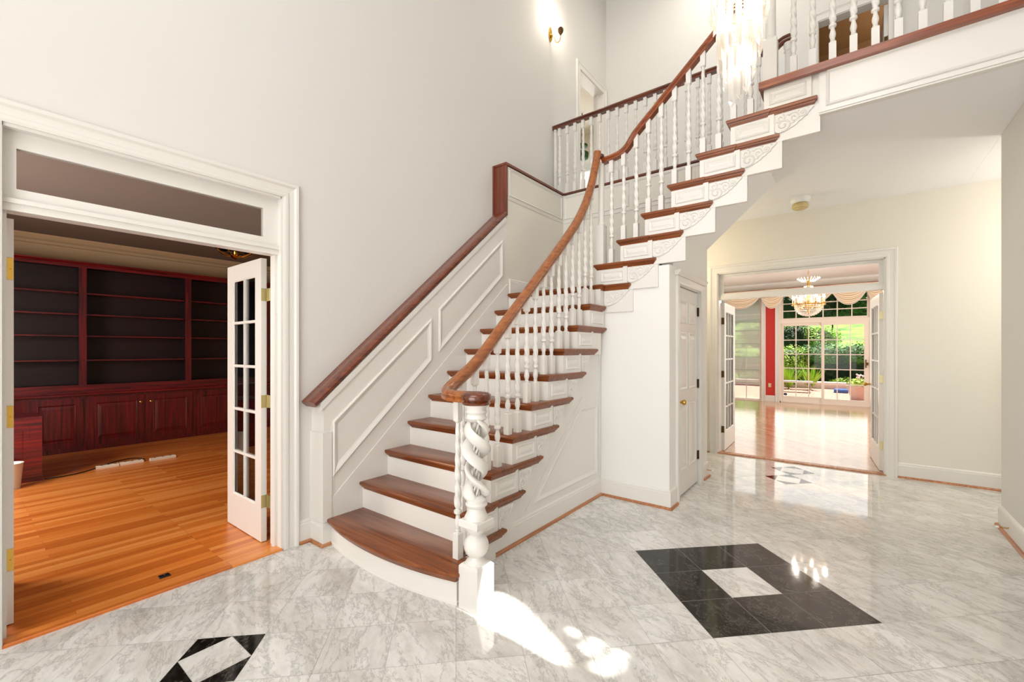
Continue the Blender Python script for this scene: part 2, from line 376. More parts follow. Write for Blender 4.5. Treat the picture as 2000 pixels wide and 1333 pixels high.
def thing(name, label, cat, loc=(0, 0, 0), group=None):
    o = bpy.data.objects.new(name, None); C.objects.link(o); o.location = loc; o.empty_display_size = .1
    o['label'] = label; o['category'] = cat
    if group: o['group'] = group
    ORG[o.name] = Vector(loc); return o
def tag(o, label, cat, group=None, kind=None):
    o['label'] = label; o['category'] = cat
    if group: o['group'] = group
    if kind: o['kind'] = kind
    return o
def struct(name, mb, mat, parent=None, smooth=False):
    o = obj(name, mb, mat, parent, smooth)
    if parent is None: o['kind'] = 'structure'
    return o
def inst(src, parent, loc):
    """copy a child mesh object (shared mesh) to a world position under parent"""
    c = src.copy(); C.objects.link(c); c.parent = parent; c.location = Vector(loc) - ORG[parent.name]; return c
def holes(mb, fn, u0, u1, v0, v1, hs, a, b):
    """wall slab in (u,v) with rectangular holes, thickness w=a..b"""
    us = sorted({u0, u1, *[h[0] for h in hs], *[h[1] for h in hs]}); vs = sorted({v0, v1, *[h[2] for h in hs], *[h[3] for h in hs]})
    for i in range(len(us) - 1):
        for j in range(len(vs) - 1):
            cu = (us[i] + us[i + 1]) / 2; cv = (vs[j] + vs[j + 1]) / 2
            if any(h[0] < cu < h[1] and h[2] < cv < h[3] for h in hs): continue
            mb.prism([(us[i], vs[j]), (us[i + 1], vs[j]), (us[i + 1], vs[j + 1]), (us[i], vs[j + 1])], fn, a, b)
    return mb

# ------------------------------------------------------------------ key dimensions
W = -3.117; PL = -2.95; RW = .95
zz = lambda i: .2025 * i - .015
RUN1 = .2277; RUN2 = .2335
nose1 = lambda i: 1.906 + RUN1 * (i - 2)
nose2 = lambda k: -1.946 + RUN2 * (k - 11)
Z2 = zz(17)                                   # upper floor
CZ = 3.088                                    # lower ceiling
XR = -1.82                                    # return nosing line of flight one
XF = -1.85                                    # face of the stair boxes
XP = -1.90                                    # panelled wall under flight one
YF = 3.82                                     # face of flight two boxes and fascia
YN = 3.79
YC = 3.845                                    # closet wall
YB = 4.90                                     # stairwell back wall
YFAR = 6.35; YUP = 6.52

# ================================================================== SETTING
# floor: marble tiles laid on the diagonal
d = .2175; cx, cy = -.518, 2.905
fl = MB(); ft = []
fl.box(-3.3, 3.6, -1.9, 6.45, -.06, -.0006, 2); ft += [(0, 0, 0)] * 6
inl = {(-9, 1), (6, -6), (7, -7)}
for iu in range(-32, 33):
    for iv in range(-32, 33):
        X = cx + (iu + iv) * d; Y = cy + (iu - iv) * d
        if not (-3.5 < X < 3.5 and -1.9 < Y < 6.6): continue
        e = d - .0016
        col = (random.random(), random.random(), 0)
        def q(pts, mi):
            fl.add([(x, y, 0) for x, y in pts], [tuple(range(len(pts)))], mi); ft.append(col)
        if (iu, iv) in inl:
            h = d / 2 - .001
            q([(X - h, Y - h), (X + h, Y - h), (X + h, Y + h), (X - h, Y + h)], 0)
            for sx, sy in ((1, 0), (0, 1), (-1, 0), (0, -1)):
                px, py = -sy, sx
                q([(X + sx * e, Y + sy * e), (X + (sx + px) * (h + .002), Y + (sy + py) * (h + .002)), (X + (sx - px) * (h + .002), Y + (sy - py) * (h + .002))][::1], 1)
            continue
        q([(X + e, Y), (X, Y + e), (X - e, Y), (X, Y - e)], 1 if max(abs(iu), abs(iv)) == 1 else 0)
me = bpy.data.meshes.new('floor'); me.from_pydata(fl.v, [], fl.f)
for x in (M['marble'], M['blackmarble'], M['grout']): me.materials.append(x)
for p, i in zip(me.polygons, fl.m): p.material_index = i
at = me.attributes.new('tile', 'FLOAT_COLOR', 'FACE')
for i, c in enumerate(ft): at.data[i].color = (*c, 1)
fo = bpy.data.objects.new('floor', me); C.objects.link(fo); fo['kind'] = 'structure'
# the inlay triangles may face down: fix
import bmesh
bm = bmesh.new(); bm.from_mesh(me)
for f in bm.faces:
    if abs(f.normal.z) > .9 and f.normal.z < 0 and f.calc_center_median().z > -.01: f.normal_flip()
bm.to_mesh(me); bm.free()
struct('floor_study', MB().box(-8.9, W - .012, -1.6, 4.6, -.05, .006), M['study_floor'])
struct('trim_14', MB().cham(W - .07, W + .012, .147, 1.412, 0.0, .016, .005), M['study_floor'])
struct('floor_dining', MB().box(-4.0, 3.2, YFAR + .02, 13.6, -.05, .006), M['dining_floor'])
struct('trim_15', MB().cham(-1.405, .325, YFAR - .02, YFAR + .09, 0, .014, .005), M['shoe'])
struct('floor_side_room', MB().box(RW + .16, 4.99, -1.5, 5.06, -.05, .002), M['study_floor'])
struct('floor_upper', MB().box(W + .001, RW - .001, YB + .001, YUP, CZ, Z2 - .003).box(-.515, RW - .001, YF + .03, YB + .001, CZ, Z2 - .003).box(-.60, -.515, YF + .06, YB + .001, CZ, CZ + .04), M['ceil'])
struct('floor_bedroom', MB().box(-6.99, W - .152, 4.4, 8.49, Z2 - .2, Z2), M['beige'])
# walls
struct('wall_left', holes(MB(), PX(W, -1), -1.6, YUP, 0, 7.2, [(.136, 1.419, -1, 2.454), (5.631, 6.409, Z2, 5.504)], 0, .15), M['wall'])
struct('wall_right', holes(MB(), PX(RW, 1), -1.6, 5.08, 0, 7.2, [(.9, 2.3, -1, 2.42)], 0, .15).box(RW, RW + .15, 5.08, YUP, CZ + .11, 7.2), M['wall'])
struct('wall_front', holes(MB(), PY(-1.6), W, RW, 0, 7.2, [(-1.6, -.6, -1, 2.1), (-2.1, -1.75, .1, 2.1), (-.45, -.1, .1, 2.1), (-2.3, .5, 3.4, 6.2)], 0, .15), M['wall'])
struct('wall_far', holes(MB(), PY(YFAR, 1), W + .0, 3.6, 0, CZ, [(-1.404, .319, -1, 2.424)], 0, .15), M['cream'])
struct('wall_back_upper', holes(MB(), PY(YUP, 1), W - .15, RW + .15, Z2 - .0, 7.2, [(-.30, .36, Z2 - 1, 5.42)], 0, .12), M['wall'])
struct('ceiling', MB().box(W - .15, RW + .15, -1.75, YUP + .12, 7.2, 7.3), M['ceil'])
struct('ceiling_passage', MB().box(RW, 3.6, 5.08, YFAR, CZ, CZ + .1).box(W, -3.0, YB, YFAR, CZ - .002, CZ), M['ceil'])
struct('wall_passage_right', MB().box(3.6, 3.7, 5.0, YFAR + .15, 0, CZ).box(RW + .15, 3.6, 5.06, 5.08, 0, CZ), M['cream'])
# stairwell back wall, closet walls and the slope under the upper flight
struct('wall_stairwell_back', MB().prism([(PL, 0), (-1.25, 0), (-1.25, 2.5), (-.592, CZ + .008), (-.52, CZ + .008), (-.52, Z2 - .03), (PL, Z2 - .03)], PY(0, 1), YB, YB + .219), M['cream'])
cw = MB().box(XP + .001, -1.24, YC, YC + .1, 0, 1.76).box(-1.62, -1.24, YC, YC + .1, 1.76, 2.14)
holes(cw, PX(-1.24, -1), YC + .1, 5.12, 0, 2.5, [(4.10, 4.83, -1, 2.0)], 0, .1)
struct('wall_closet', cw, M['closetwall'])
sf = MB().prism([(-1.36, 2.40), (-1.24, 2.50), (-.583, CZ + .006), (-.60, CZ + .03), (-1.36, 2.43)], PY(0, 1), YF + .05, 5.121)
struct('ceiling_stair_slope', sf, M['ceil'])
# casing profile and door surrounds
CAS = [(0, 0), (0, .014), (.012, .018), (.03, .018), (.034, .012), (.07, .015), (.082, .024), (.098, .026), (.105, .018), (.105, 0)]
def casing(mb, path, fn, prof=CAS):
    n = len(path); vs = []; k = len(prof)
    for o, h in prof: vs += [fn(u, v, h) for u, v in inset(path, o, False)]
    fs = [(j * n + i, j * n + i + 1, (j + 1) * n + i + 1, (j + 1) * n + i) for j in range(k - 1) for i in range(n - 1)]
    fs += [tuple(j * n for j in range(k)), tuple(j * n + n - 1 for j in range(k))]
    mb.add(vs, fs); return mb
def three(u0, u1, z0, z1, flip=False):
    # outward offset is left of travel
    p = [(u0, z0), (u0, z1), (u1, z1), (u1, z0)]
    return p
# study door surround (left wall): path so that left of travel = outward
struct('trim_1', casing(MB(), three(.147, 1.42, 0, 2.455), PX(W)), M['white'])
jb = MB().box(W - .16, W + .004, .135, .150, 0, 2.455).box(W - .16, W + .004, 1.405, 1.42, 0, 2.455).box(W - .16, W + .004, .147, 1.41, 2.44, 2.455)
jb.box(W - .12, W - .03, .147, 1.41, 2.055, 2.115).box(W - .14, W - .02, .147, 1.41, 2.09, 2.112)        # transom bar
jb.box(W - .11, W - .06, .15, .165, 0, 2.055).box(W - .11, W - .06, 1.39, 1.405, 0, 2.055)
jb.box(W - .08, W - .045, .15, .195, 2.11, 2.44).box(W - .08, W - .045, 1.31, 1.405, 2.11, 2.44).box(W - .08, W - .045, .195, 1.31, 2.11, 2.165).box(W - .08, W - .045, .195, 1.31, 2.36, 2.44)
struct('trim_2', jb, M['white'])
struct('window_1', MB().box(W - .065, W - .06, .19, 1.315, 2.16, 2.365), M['glass'])
# dining door surround
struct('trim_3', casing(MB(), three(-1.40, .318, 0, 2.42), PY(YFAR)), M['white'])
jb = MB().box(-1.405, -1.39, YFAR - .004, YFAR + .16, 0, 2.425).box(.305, .32, YFAR - .004, YFAR + .16, 0, 2.425).box(-1.40, .32, YFAR - .004, YFAR + .16, 2.41, 2.425)
jb.box(-1.4, .31, YFAR + .02, YFAR + .12, 2.07, 2.13)
jb.box(-1.39, -1.345, YFAR + .05, YFAR + .085, 2.12, 2.41).box(.265, .305, YFAR + .05, YFAR + .085, 2.12, 2.41).box(-1.345, .265, YFAR + .05, YFAR + .085, 2.12, 2.15).box(-1.345, .265, YFAR + .05, YFAR + .085, 2.375, 2.41)
struct('trim_4', jb, M['white'])
struct('window_2', MB().box(-1.35, .27, YFAR + .066, YFAR + .07, 2.145, 2.38), M['glass'])
# upper door surrounds
struct('trim_5', casing(MB(), three(5.64, 6.40, Z2, 5.50), PX(W)), M['white'])
struct('trim_6', MB().box(W - .16, W + .003, 5.63, 5.645, Z2, 5.5).box(W - .16, W + .003, 6.395, 6.41, Z2, 5.5).box(W - .16, W + .003, 5.64, 6.4, 5.49, 5.505).box(W - .1, W - .05, 5.64, 5.66, Z2, 5.49).box(W - .1, W - .05, 6.38, 6.4, Z2, 5.49), M['white'])
struct('trim_7', casing(MB(), three(-.30, .36, Z2, 5.42), PY(YUP)), M['white'])
struct('trim_8', MB().box(-.31, -.295, YUP - .003, YUP + .13, Z2, 5.42).box(.355, .37, YUP - .003, YUP + .13, Z2, 5.42).box(-.3, .36, YUP - .003, YUP + .13, 5.41, 5.425), M['white'])
# closet door surround with a small cornice
cc = casing(MB(), three(4.10, 4.83, 0, 2.0), PX(-1.24), [(0, 0), (0, .014), (.02, .018), (.07, .02), (.08, .014), (.08, 0)])
cc.box(-1.24, -1.205, 4.01, 4.92, 2.078, 2.095).prism([(0, 2.07), (.03, 2.07), (.038, 2.085), (.055, 2.10), (.055, 2.115), (0, 2.115)], lambda u, v, h: (-1.24 + u, h, v), 3.99, 4.94)
struct('trim_9', cc, M['white'])
struct('trim_10', MB().box(-1.33, -1.238, 4.09, 4.105, 0, 2.0).box(-1.33, -1.238, 4.825, 4.84, 0, 2.0).box(-1.33, -1.238, 4.09, 4.84, 1.99, 2.005), M['white'])

# baseboards with shoe moulding
BP = [(0, 0), (.015, 0), (.015, .135), (.011, .145), (.013, .15), (.006, .16), (0, .165)]
SP = [(.015, 0), (.033, 0), (.031, .01), (.024, .018), (.015, .02)]
def baseboard(name, path, z=0, shoe=True):
    """path in (X,Y); the room lies to the right of travel -> offset outward"""
    def sw(prof):
        m_ = MB(); n = len(path); vs = []
        for o, h in prof: vs += [(x, y, z + h) for x, y in inset(path, -o, False)]
        k = len(prof)
        m_.add(vs, [(j * n + i, j * n + i + 1, ((j + 1) % k) * n + i + 1, ((j + 1) % k) * n + i) for j in range(k) for i in range(n - 1)] + [tuple(j * n for j in range(k)), tuple(j * n + n - 1 for j in range(k))])
        return m_
    b = struct(name, sw(BP), M['white'])
    if shoe: obj('shoe_moulding', sw(SP), M['shoe'], b)
    return b
baseboard('baseboard_left', [(W, 1.525), (W, 1.625), (PL, 1.625), (PL, 1.69)])
baseboard('baseboard_stair', [(XP, 1.98), (XP, YC), (-1.24, YC), (-1.24, 4.02)])
baseboard('baseboard_closet', [(-1.24, 4.91), (-1.24, 5.12), (-3.0, 5.12)])
baseboard('baseboard_far_left', [(W, YFAR), (-1.505, YFAR)])
baseboard('baseboard_far', [(.423, YFAR), (3.6, YFAR)])
baseboard('baseboard_right', [(RW + 1.5, 5.08), (RW, 5.08), (RW, 2.42)])
baseboard('baseboard_landing', [(PL, 3.76), (PL, YB), (-1.95, YB)], zz(10), False)

# ================================================================== STAIRCASE
st = thing('staircase', 'white quarter-turn staircase with mahogany treads and carved scroll brackets', 'staircase', (-2.4, 2.6, 0))
# lower bowed step
def arc(p0, p1, sag, n=12):
    p0 = Vector(p0); p1 = Vector(p1); dd = (p1 - p0); nn = Vector((dd.y, -dd.x)).normalized(); out_ = []
    for i in range(n + 1):
        t_ = i / n; out_.append(tuple(p0 + dd * t_ + nn * sag * (1 - (2 * t_ - 1) ** 2)))
    return out_
def nosed(mb, poly, zt, th=.03, cove=True):
    rings(mb, poly, PZ(0), [(.012, zt), (.003, zt - .004), (0, zt - .012), (.002, zt - .022), (.008, zt - th)] + ([(.012, zt - th), (.014, zt - th - .008), (.024, zt - th - .018), (.026, zt - th - .026)] if cove else []), capfirst=True)
    return mb
front = arc((PL, 1.645), (-1.66, 1.655), .085)
p1 = front + [(-1.66, 1.84), (XR, 1.84), (XR, 2.30), (XR - .07, 2.30), (XR - .07, 1.95), (PL, 1.95)]
obj('tread', nosed(MB(), p1, zz(1)), M['tread'], st, True)
rf = arc((PL, 1.68), (-1.69, 1.69), .075)
rb = MB().prism(rf + [(-1.69, 1.9), (XF, 1.9), (PL, 1.9)], lambda u, v, h: (u, v, h), 0, zz(1) - .05)
rings(rb, [(p[0], p[1]) for p in rf + [(-1.69, 1.9), (PL, 1.9)]], PZ(0), [(-.006, 0), (-.006, .018), (0, .022)], capfirst=False, caplast=False)
obj('riser', rb, M['white'], st)
def gpanel(mb, u0, u1, v0, v1, fn, w=.028):
    """sunk-and-raised panel face drawn over a box face"""
    P_ = [(u0, v0), (u1, v0), (u1, v1), (u0, v1)]
    rings(mb, P_, fn, [(0, 0), (0, .004), (.006, .008), (.012, .006), (.02, .0012), (.024, .0012), (w + .012, .007), (w + .014, .008)])
    return mb
for i in range(2, 10):
    y = nose1(i); ye = min(y + .62, YC - .004); ym = min(y + .31, YC - .004)
    P_ = [(PL, y), (XR, y)]
    if ym < ye: P_ += [(XR, ym), (XR - .009, ym + .001)]
    P_ += [(XR - .009 if ym < ye else XR, ye), (XR - .075, ye), (XR - .075, ym - .03), (PL, ym - .03)]
    obj('tread', nosed(MB(), P_, zz(i)), M['tread'], st, True)
    yb = y + .03; bx1 = min(yb + .30, YC - .004)
    obj('riser', MB().box(PL, XF - .1, yb, yb + .02, zz(i - 1), zz(i) - .03), M['white'], st)
    bxm = MB().box(XF - .1, XF, yb, bx1, zz(i - 1), zz(i) - .03)
    if bx1 - yb > .14: gpanel(bxm, yb + .045, bx1 - .035, zz(i - 1) + .028, zz(i) - .075, PX(XF))
    obj('step_box', bxm, M['white'], st)
    a, b_ = y + .30, min(y + .50, YC - .004)
    if b_ > a + .02:
        obj('skirt_plate', MB().box(XF - .04, XF - .006, a, b_, max(zz(i) - .255, .14), zz(i) - .03), M['white'], st)
a, b_ = nose1(1) + .30, nose1(1) + .50
obj('skirt_plate', MB().box(XF - .04, XF - .006, 1.78, 2.22, .0, zz(1) - .03), M['white'], st)
# landing
lp = [(PL, nose1(10)), (XR + .0, nose1(10)), (XR, YN), (nose2(10) + .60, YN), (nose2(10) + .60, YN + .07), (XR - .08, YN + .07), (XR - .08, YB), (PL, YB)]
obj('landing', nosed(MB(), lp, zz(10)), M['tread'], st, True)
obj('riser', MB().box(PL, XF - .02, nose1(10) + .03, nose1(10) + .05, zz(9), zz(10) - .03), M['white'], st)
obj('skirt_plate', MB().box(XF - .1, XF, nose1(10) + .02, YF + .02, zz(9), zz(10) - .03), M['white'], st)
# flight two
for k in range(11, 18):
    x = nose2(k); xm = x + .31; xe = x + .60
    if k < 17:
        P_ = [(x, YN), (xm, YN), (xm + .001, YN + .009), (xe, YN + .009), (xe, YN + .075), (xm - .03, YN + .075), (xm - .03, YB), (x, YB)]
        obj('tread', nosed(MB(), P_, zz(k)), M['treadY'] if 0 else M['tread'], st, True)
    obj('riser', MB().box(x + .03, x + .05, YF + .1, YB, zz(k - 1), zz(k) - .03), M['white'], st)
    bxm = MB().box(x + .03, x + .33, YF, YF + .1, zz(k - 1), zz(k) - .03)
    gpanel(bxm, x + .065, x + .30, zz(k - 1) + .028, zz(k) - .075, PY(YF))
    obj('step_box', bxm, M['white'], st)
for k in range(10, 17):
    x = nose2(k)
    obj('skirt_plate', MB().box(x + .32, x + .615, YF + .006, YF + .04, zz(k) - .262, zz(k) - .061).box(x + .32, x + .551, YF + .0062, YF + .04, zz(k) - .061, zz(k) - .03).box(x + .607, x + .6145, YF + .0025, YF + .0058, zz(k) - .254, zz(k) - .061).box(x + .385, x + .6145, YF + .0025, YF + .0058, zz(k) - .2615, zz(k) - .2545), M['white'], st)
# upper stringer against the back wall hides nothing; inner carcass under flight two
obj('carcass', MB().prism([(-1.24, 2.52), (-.62, CZ + .012), (-.52, CZ + .012), (-.52, Z2 - .06), (-.80, zz(15) - .06), (-1.24, zz(13) - .08), (-1.94, zz(10) - .08), (-1.94, zz(10) - .2), (-1.36, 2.44)], PY(0, 1), YF + .11, YB - .001), M['white'], st)
# carved scroll bracket
def bracket_mb(Lw, Hh):
    """u to the tail (right), v down; flat relief with scrolls"""
    mb = MB(); fn = lambda u, v, h: (u, v, h)
    out_ = [(0, 0), (Lw, 0), (Lw, -.10 * Hh)]
    for a, b_ in ((.955, .16), (.90, .24), (.85, .33), (.84, .40), (.76, .47), (.70, .58), (.62, .63), (.58, .72), (.50, .80), (.42, .86), (.33, .93), (.24, .96), (.13, 1.0), (.06, .97), (.015, .90), (0, .98)):
        out_.append((a * Lw, -b_ * Hh))
    mb.prism(out_, fn, 0, .007)
    def swirl(cu, cv, r0, turns, a0, hand=1, th=.0055):
        pts = []
        for i in range(26):
            t_ = i / 25; r = r0 * (1 - t_ * .86); a = a0 + hand * turns * 2 * PI * t_
            pts.append((cu + r * math.cos(a), cv + r * math.sin(a), .008))
        mb.tube(pts, th, 5)
    swirl(.22 * Lw, -.62 * Hh, .20 * Lw, 1.5, -1.9, 1, .0065)
    swirl(.50 * Lw, -.36 * Hh, .16 * Lw, 1.4, 2.6, -1)
    swirl(.72 * Lw, -.24 * Hh, .10 * Lw, 1.3, -2.0, 1, .0045)
    swirl(.16 * Lw, -.24 * Hh, .12 * Lw, 1.2, 1.0, -1, .0045)
    for (cu, cv, a) in ((.36, -.16, 2.6), (.38, -.62, -.9), (.60, -.12, .4), (.60, -.42, -.6), (.84, -.09, .1), (.10, -.46, 2.0), (.26, -.84, -2.4), (.46, -.62, -.4), (.2, -.1, .6)):
        r = .075 * Lw; pts = []
        for j in range(6):
            t_ = j / 5; pts.append((cu * Lw + r * t_ * math.cos(a + t_), cv * Hh + r * t_ * math.sin(a + t_), .007))
        mb.tube(pts, .005, 5, scales=[.6, 1, 1.15, .95, .6, .2])
    picture_frame(mb, out_, lambda u, v, h: (u, v, .006 + h), .006, .003)
    return mb
def make_bracket(Lw, Hh, mp):
    b_ = bracket_mb(Lw, Hh); b_.v = [mp(*p) for p in b_.v]; return b_
b1 = obj('bracket', make_bracket(.165, .145, lambda u, v, h: (h, u, v)), M['bracket'], st, org=(0, 0, 0))
b1.location = Vector((XF - .006, nose1(1) + .33, zz(1) - .058)) - ORG[st.name]
b1.scale = (1, 1, .62)
for i in range(2, 8): inst(b1, st, (XF - .006, nose1(i) + .332, zz(i) - .058)).scale = (1, 1, 1)
b2 = obj('bracket', make_bracket(.245, .145, lambda u, v, h: (u, -h, v)), M['bracket'], st, org=(0, 0, 0))
b2.location = Vector((nose2(10) + .335, YF + .006, zz(10) - .058)) - ORG[st.name]
for k in range(11, 17): inst(b2, st, (nose2(k) + .335, YF + .006, zz(k) - .058))
# spandrel wall under flight one
sp = MB().prism([(1.79, 0), (3.84, 0), (3.84, .889 * (3.84 - 1.775)), (1.80, .889 * (1.80 - 1.775))], PX(0), XP - .05, XP)
picture_frame(sp, [(2.72, .225), (3.765, .225), (3.765, .87), (3.445, .87)], PX(XP), .035, .014)
sp.prism([(2.60, .19), (2.63, .19), (3.50, .965), (3.47, .965)], PX(0), XP, XP + .005)
sp.box(XP, XP + .008, 3.80, 3.838, .165, 1.9)
obj('spandrel_panel', sp, M['white'], st)

# ------------------------------------------------------------------ wainscot along the left wall, with its mahogany cap rail
wn = thing('wainscot', 'white panelled wainscot beside the lower flight with sloping mahogany cap rail', 'wainscot', (PL, 2.6, 0))
zr = lambda y: 1.003 + (y - 1.549) * .8715                   # rail line
body = MB().prism([(1.625, 0), (3.718, 0), (3.718, zr(3.718) - .06), (1.625, zr(1.625) - .05)], PX(0), W, PL)
body.prism([(1.60, zr(1.60) - .085), (1.60, zr(1.60) - .03), (3.69, zr(3.69) - .03), (3.69, zr(3.69) - .085)], PX(0), W, PL + .012)
body.box(W, PL + .012, 1.612, 1.68, .165, .80).box(PL, PL + .004, 1.68, 1.70, .2, .85)
body.prism([(1.66, .165), (1.66, .30), (3.72, .30 + (3.72 - 1.66) * .878), (3.72, .165)], PX(0), PL, PL + .006)
obj('panelling', body, M['white'], wn)
for P_ in ([(1.69, .875), (1.69, .475), (2.63, 1.30), (2.63, 1.675)], [(2.72, 1.765), (2.72, 1.375), (3.64, 2.185), (3.64, 2.575)]):
    obj('raised_panel', picture_frame(MB(), P_, PX(PL), .045, .016), M['white'], wn)
HP = [(-.03, -.024), (-.03, -.012), (-.022, -.006), (-.033, .004), (-.033, .014), (-.022, .026), (0, .030), (.022, .026), (.033, .014), (.033, .004), (.022, -.006), (.03, -.012), (.03, -.024)]
CAPP = [(-.078, -.03), (-.078, -.018), (-.09, -.008), (-.09, .01), (-.074, .022), (-.03, .018), (0, .022), (.04, .03), (.078, .024), (.09, .01), (.086, -.012), (.07, -.022), (.055, -.03)]
obj('cap_rail', MB().sweep(CAPP, [((W + PL) / 2 + .01, 1.555, zr(1.555)), ((W + PL) / 2 + .01, 2.6, zr(2.6)), ((W + PL) / 2 + .01, 3.70, zr(3.70))]), M['raildY'], wn, True)
up = thing('landing_wainscot', 'white panelled ledge wall above the landing with mahogany post face and cap', 'wainscot', (PL, 4.3, zz(10)))
m_ = MB().box(W, PL, 3.718, YB + .2, zz(10) - .3, Z2 - .03)
m_.box(W, PL + .006, 3.722, YB, 3.04, 3.055)
obj('panelling', m_, M['cream'], up)
obj('raised_panel', picture_frame(picture_frame(MB(), [(3.76, 3.085), (4.86, 3.085), (4.86, 3.375), (3.76, 3.375)], PX(PL), .02, .01), [(3.74, 3.05), (YB, 3.05), (YB, Z2 - .03), (3.74, Z2 - .03)], PX(PL), .012, .008), M['white'], up)
obj('post_face', MB().cham(W + .0, PL + .012, 3.69, 3.718, zr(3.70) - .02, Z2 - .023, .002).box(W, W + .02, 3.672, 3.689, zr(3.66), Z2 - .004), M['raildZ'], up)
obj('cap', MB().box(W, PL + .016, 3.686, YB, Z2 - .022, Z2 + .004), M['raildY'], up)
bb = MB()
for a, b_ in ((-2.93, -2.05), (-2.0, -1.1), (-1.05, -.56)):
    picture_frame(bb, [(a, 3.085), (b_, 3.085), (b_, 3.375), (a, 3.375)], PY(YB), .02, .01)
bb.box(PL, -.70, YB - .008, YB, 3.035, 3.055)
struct('trim_11', bb, M['white'])
struct('trim_12', MB().sweep([(-.05, -.028), (-.012, -.028), (.0, -.02), (.006, -.012), (.016, -.008), (.016, .006), (.008, .012), (-.05, .012)], [(PL + .016, YB, Z2 - .008), (-.50, YB, Z2 - .008)]), M['raild'])
# fascia of the upper floor
fa = MB().box(-.17, RW, YF, YF + .03, CZ - .012, Z2 - .03).box(-.52, -.17, YF + .02, YF + .05, CZ - .012, Z2 - .03)
fa.box(-.17, RW, YF - .012, YF, CZ - .012, CZ + .03).box(-.17, RW, YF - .02, YF, CZ + .0, CZ + .012)
rings(fa, [(-.13, 3.13), (RW + .3, 3.13), (RW + .3, 3.385), (-.13, 3.385)], PY(YF), [(0, 0), (0, .006), (.006, .012), (.014, .009), (.022, 0)], caplast=False)
picture_frame(fa, [(-.51, 3.35), (-.20, 3.35), (-.20, zz(16) + .03), (-.51, zz(16) + .03)], PY(YF), .022, .01) if 0 else None
fa.v = [(min(x, RW - .001), y, z) for x, y, z in fa.v]
struct('trim_13', fa, M['white'])
nb = MB().sweep([(.05, -.05), (.012, -.05), (.004, -.038), (-.004, -.032), (-.018, -.028), (-.022, -.016), (-.018, -.004), (-.008, 0), (.05, 0)][::-1], [(nose2(17), YF + .0, Z2), (RW, YF + .0, Z2)])
nb.box(nose2(17), nose2(17) + .06, YF, YB, Z2 - .04, Z2)
struct('trim_16', nb, M['railX'])

# ================================================================== RAILINGS
def baluster_mesh(L, foot=.15, top=.12, n=22):
    """turned baluster: square foot, vase, rope-twisted taper, square block"""
    mb = MB(); hw = .0215
    mb.cham(-hw, hw, -hw, hw, 0, foot, .007)
    z = foot
    pr = [(.0145, z - .004), (.0145, z + .004), (.0125, z + .007), (.0165, z + .012), (.0125, z + .018), (.013, z + .022), (.0185, z + .040), (.0200, z + .052), (.0185, z + .066), (.0135, z + .085), (.0115, z + .098), (.0135, z + .104), (.0225, z + .110), (.0235, z + .118), (.0225, z + .126), (.014, z + .131), (.013, z + .138)]
    mb.lathe(pr, n=16)
    z0 = z + .136; z1 = L - top
    rows = max(24, int((z1 - z0) / .0085)); vs = []
    for j in range(rows + 1):
        t_ = j / rows; zc = z0 + (z1 - z0) * t_
        r = .0205 - .0085 * t_
        if t_ < .05: r *= .62 + .38 * math.sin(t_ / .05 * PI / 2)
        if t_ > .96: r = .0125
        amp = .17 if .03 < t_ < .96 else 0
        for k in range(n):
            a = 2 * PI * k / n; c_ = math.cos(3 * a + zc * 78)
            rr = r * (1 + amp * (abs(c_) ** .6 * (1 if c_ > 0 else -1)) * .9)
            vs.append((rr * math.cos(a), rr * math.sin(a), zc))
    mb.add(vs, [(j * n + k, j * n + (k + 1) % n, (j + 1) * n + (k + 1) % n, (j + 1) * n + k) for j in range(rows) for k in range(n)])
    hb = .019
    mb.lathe([(.0125, z1 - .006), (.0125, z1), (.018, z1 + .004), (.0125, z1 + .009)], n=16)
    mb.cham(-hb, hb, -hb, hb, z1 + .006, L, .006, top=False, bot=True)
    return mb
rl = thing('stair_railing', 'white twisted balusters under a curving mahogany handrail along both flights', 'railing', (-1.9, 2.8, 0))
# handrail of flight one
PATH1 = [(-1.60, 1.745, 1.132), (-1.66, 1.728, 1.132), (-1.72, 1.722, 1.133), (-1.78, 1.730, 1.136), (-1.835, 1.757, 1.142), (-1.872, 1.80, 1.155), (-1.892, 1.86, 1.182), (-1.898, 1.92, 1.215)]
PT = [(1.913, 1.177), (2.096, 1.330), (2.453, 1.655), (2.847, 2.010), (3.05, 2.196), (3.25, 2.385), (3.42, 2.56), (3.56, 2.745), (3.665, 2.942), (3.735, 3.11), (3.79, 3.28)]
PATH1 += [(-1.90, y, z) for y, z in PT[1:]]
def smoothp(P_, n=4):
    """Catmull-Rom"""
    P_ = [Vector(p) for p in P_]; o = []
    for i in range(len(P_) - 1):
        a = P_[max(i - 1, 0)]; b = P_[i]; c = P_[i + 1]; dd = P_[min(i + 2, len(P_) - 1)]
        for j in range(n):
            t = j / n; o.append(.5 * ((2 * b) + (c - a) * t + (2 * a - 5 * b + 4 * c - dd) * t * t + (3 * b - 3 * c + dd - a) * t ** 3))
    o.append(P_[-1]); return [tuple(p) for p in o]
HP2 = [(a * 1.0, b_ * 1.15) for a, b_ in HP]
obj('handrail', MB().sweep(HP2, smoothp(PATH1)), M['rail'], rl, True)
vol = MB().lathe([(.074, 1.095), (.078, 1.103), (.070, 1.112), (.082, 1.122), (.084, 1.135), (.080, 1.150), (.066, 1.160), (.030, 1.165), (.001, 1.166)], (-1.60, 1.75, 0), 32)
vol.lathe([(.040, 1.098), (.044, 1.106), (.040, 1.114), (.047, 1.125), (.047, 1.14), (.040, 1.154), (.001, 1.158)], (-1.785, 1.765, 0), 24)
obj('volute', vol, M['raild'], rl, True)
zr2 = lambda x: 3.30 + .895 * (x + 1.649)                    # centre of the second rail
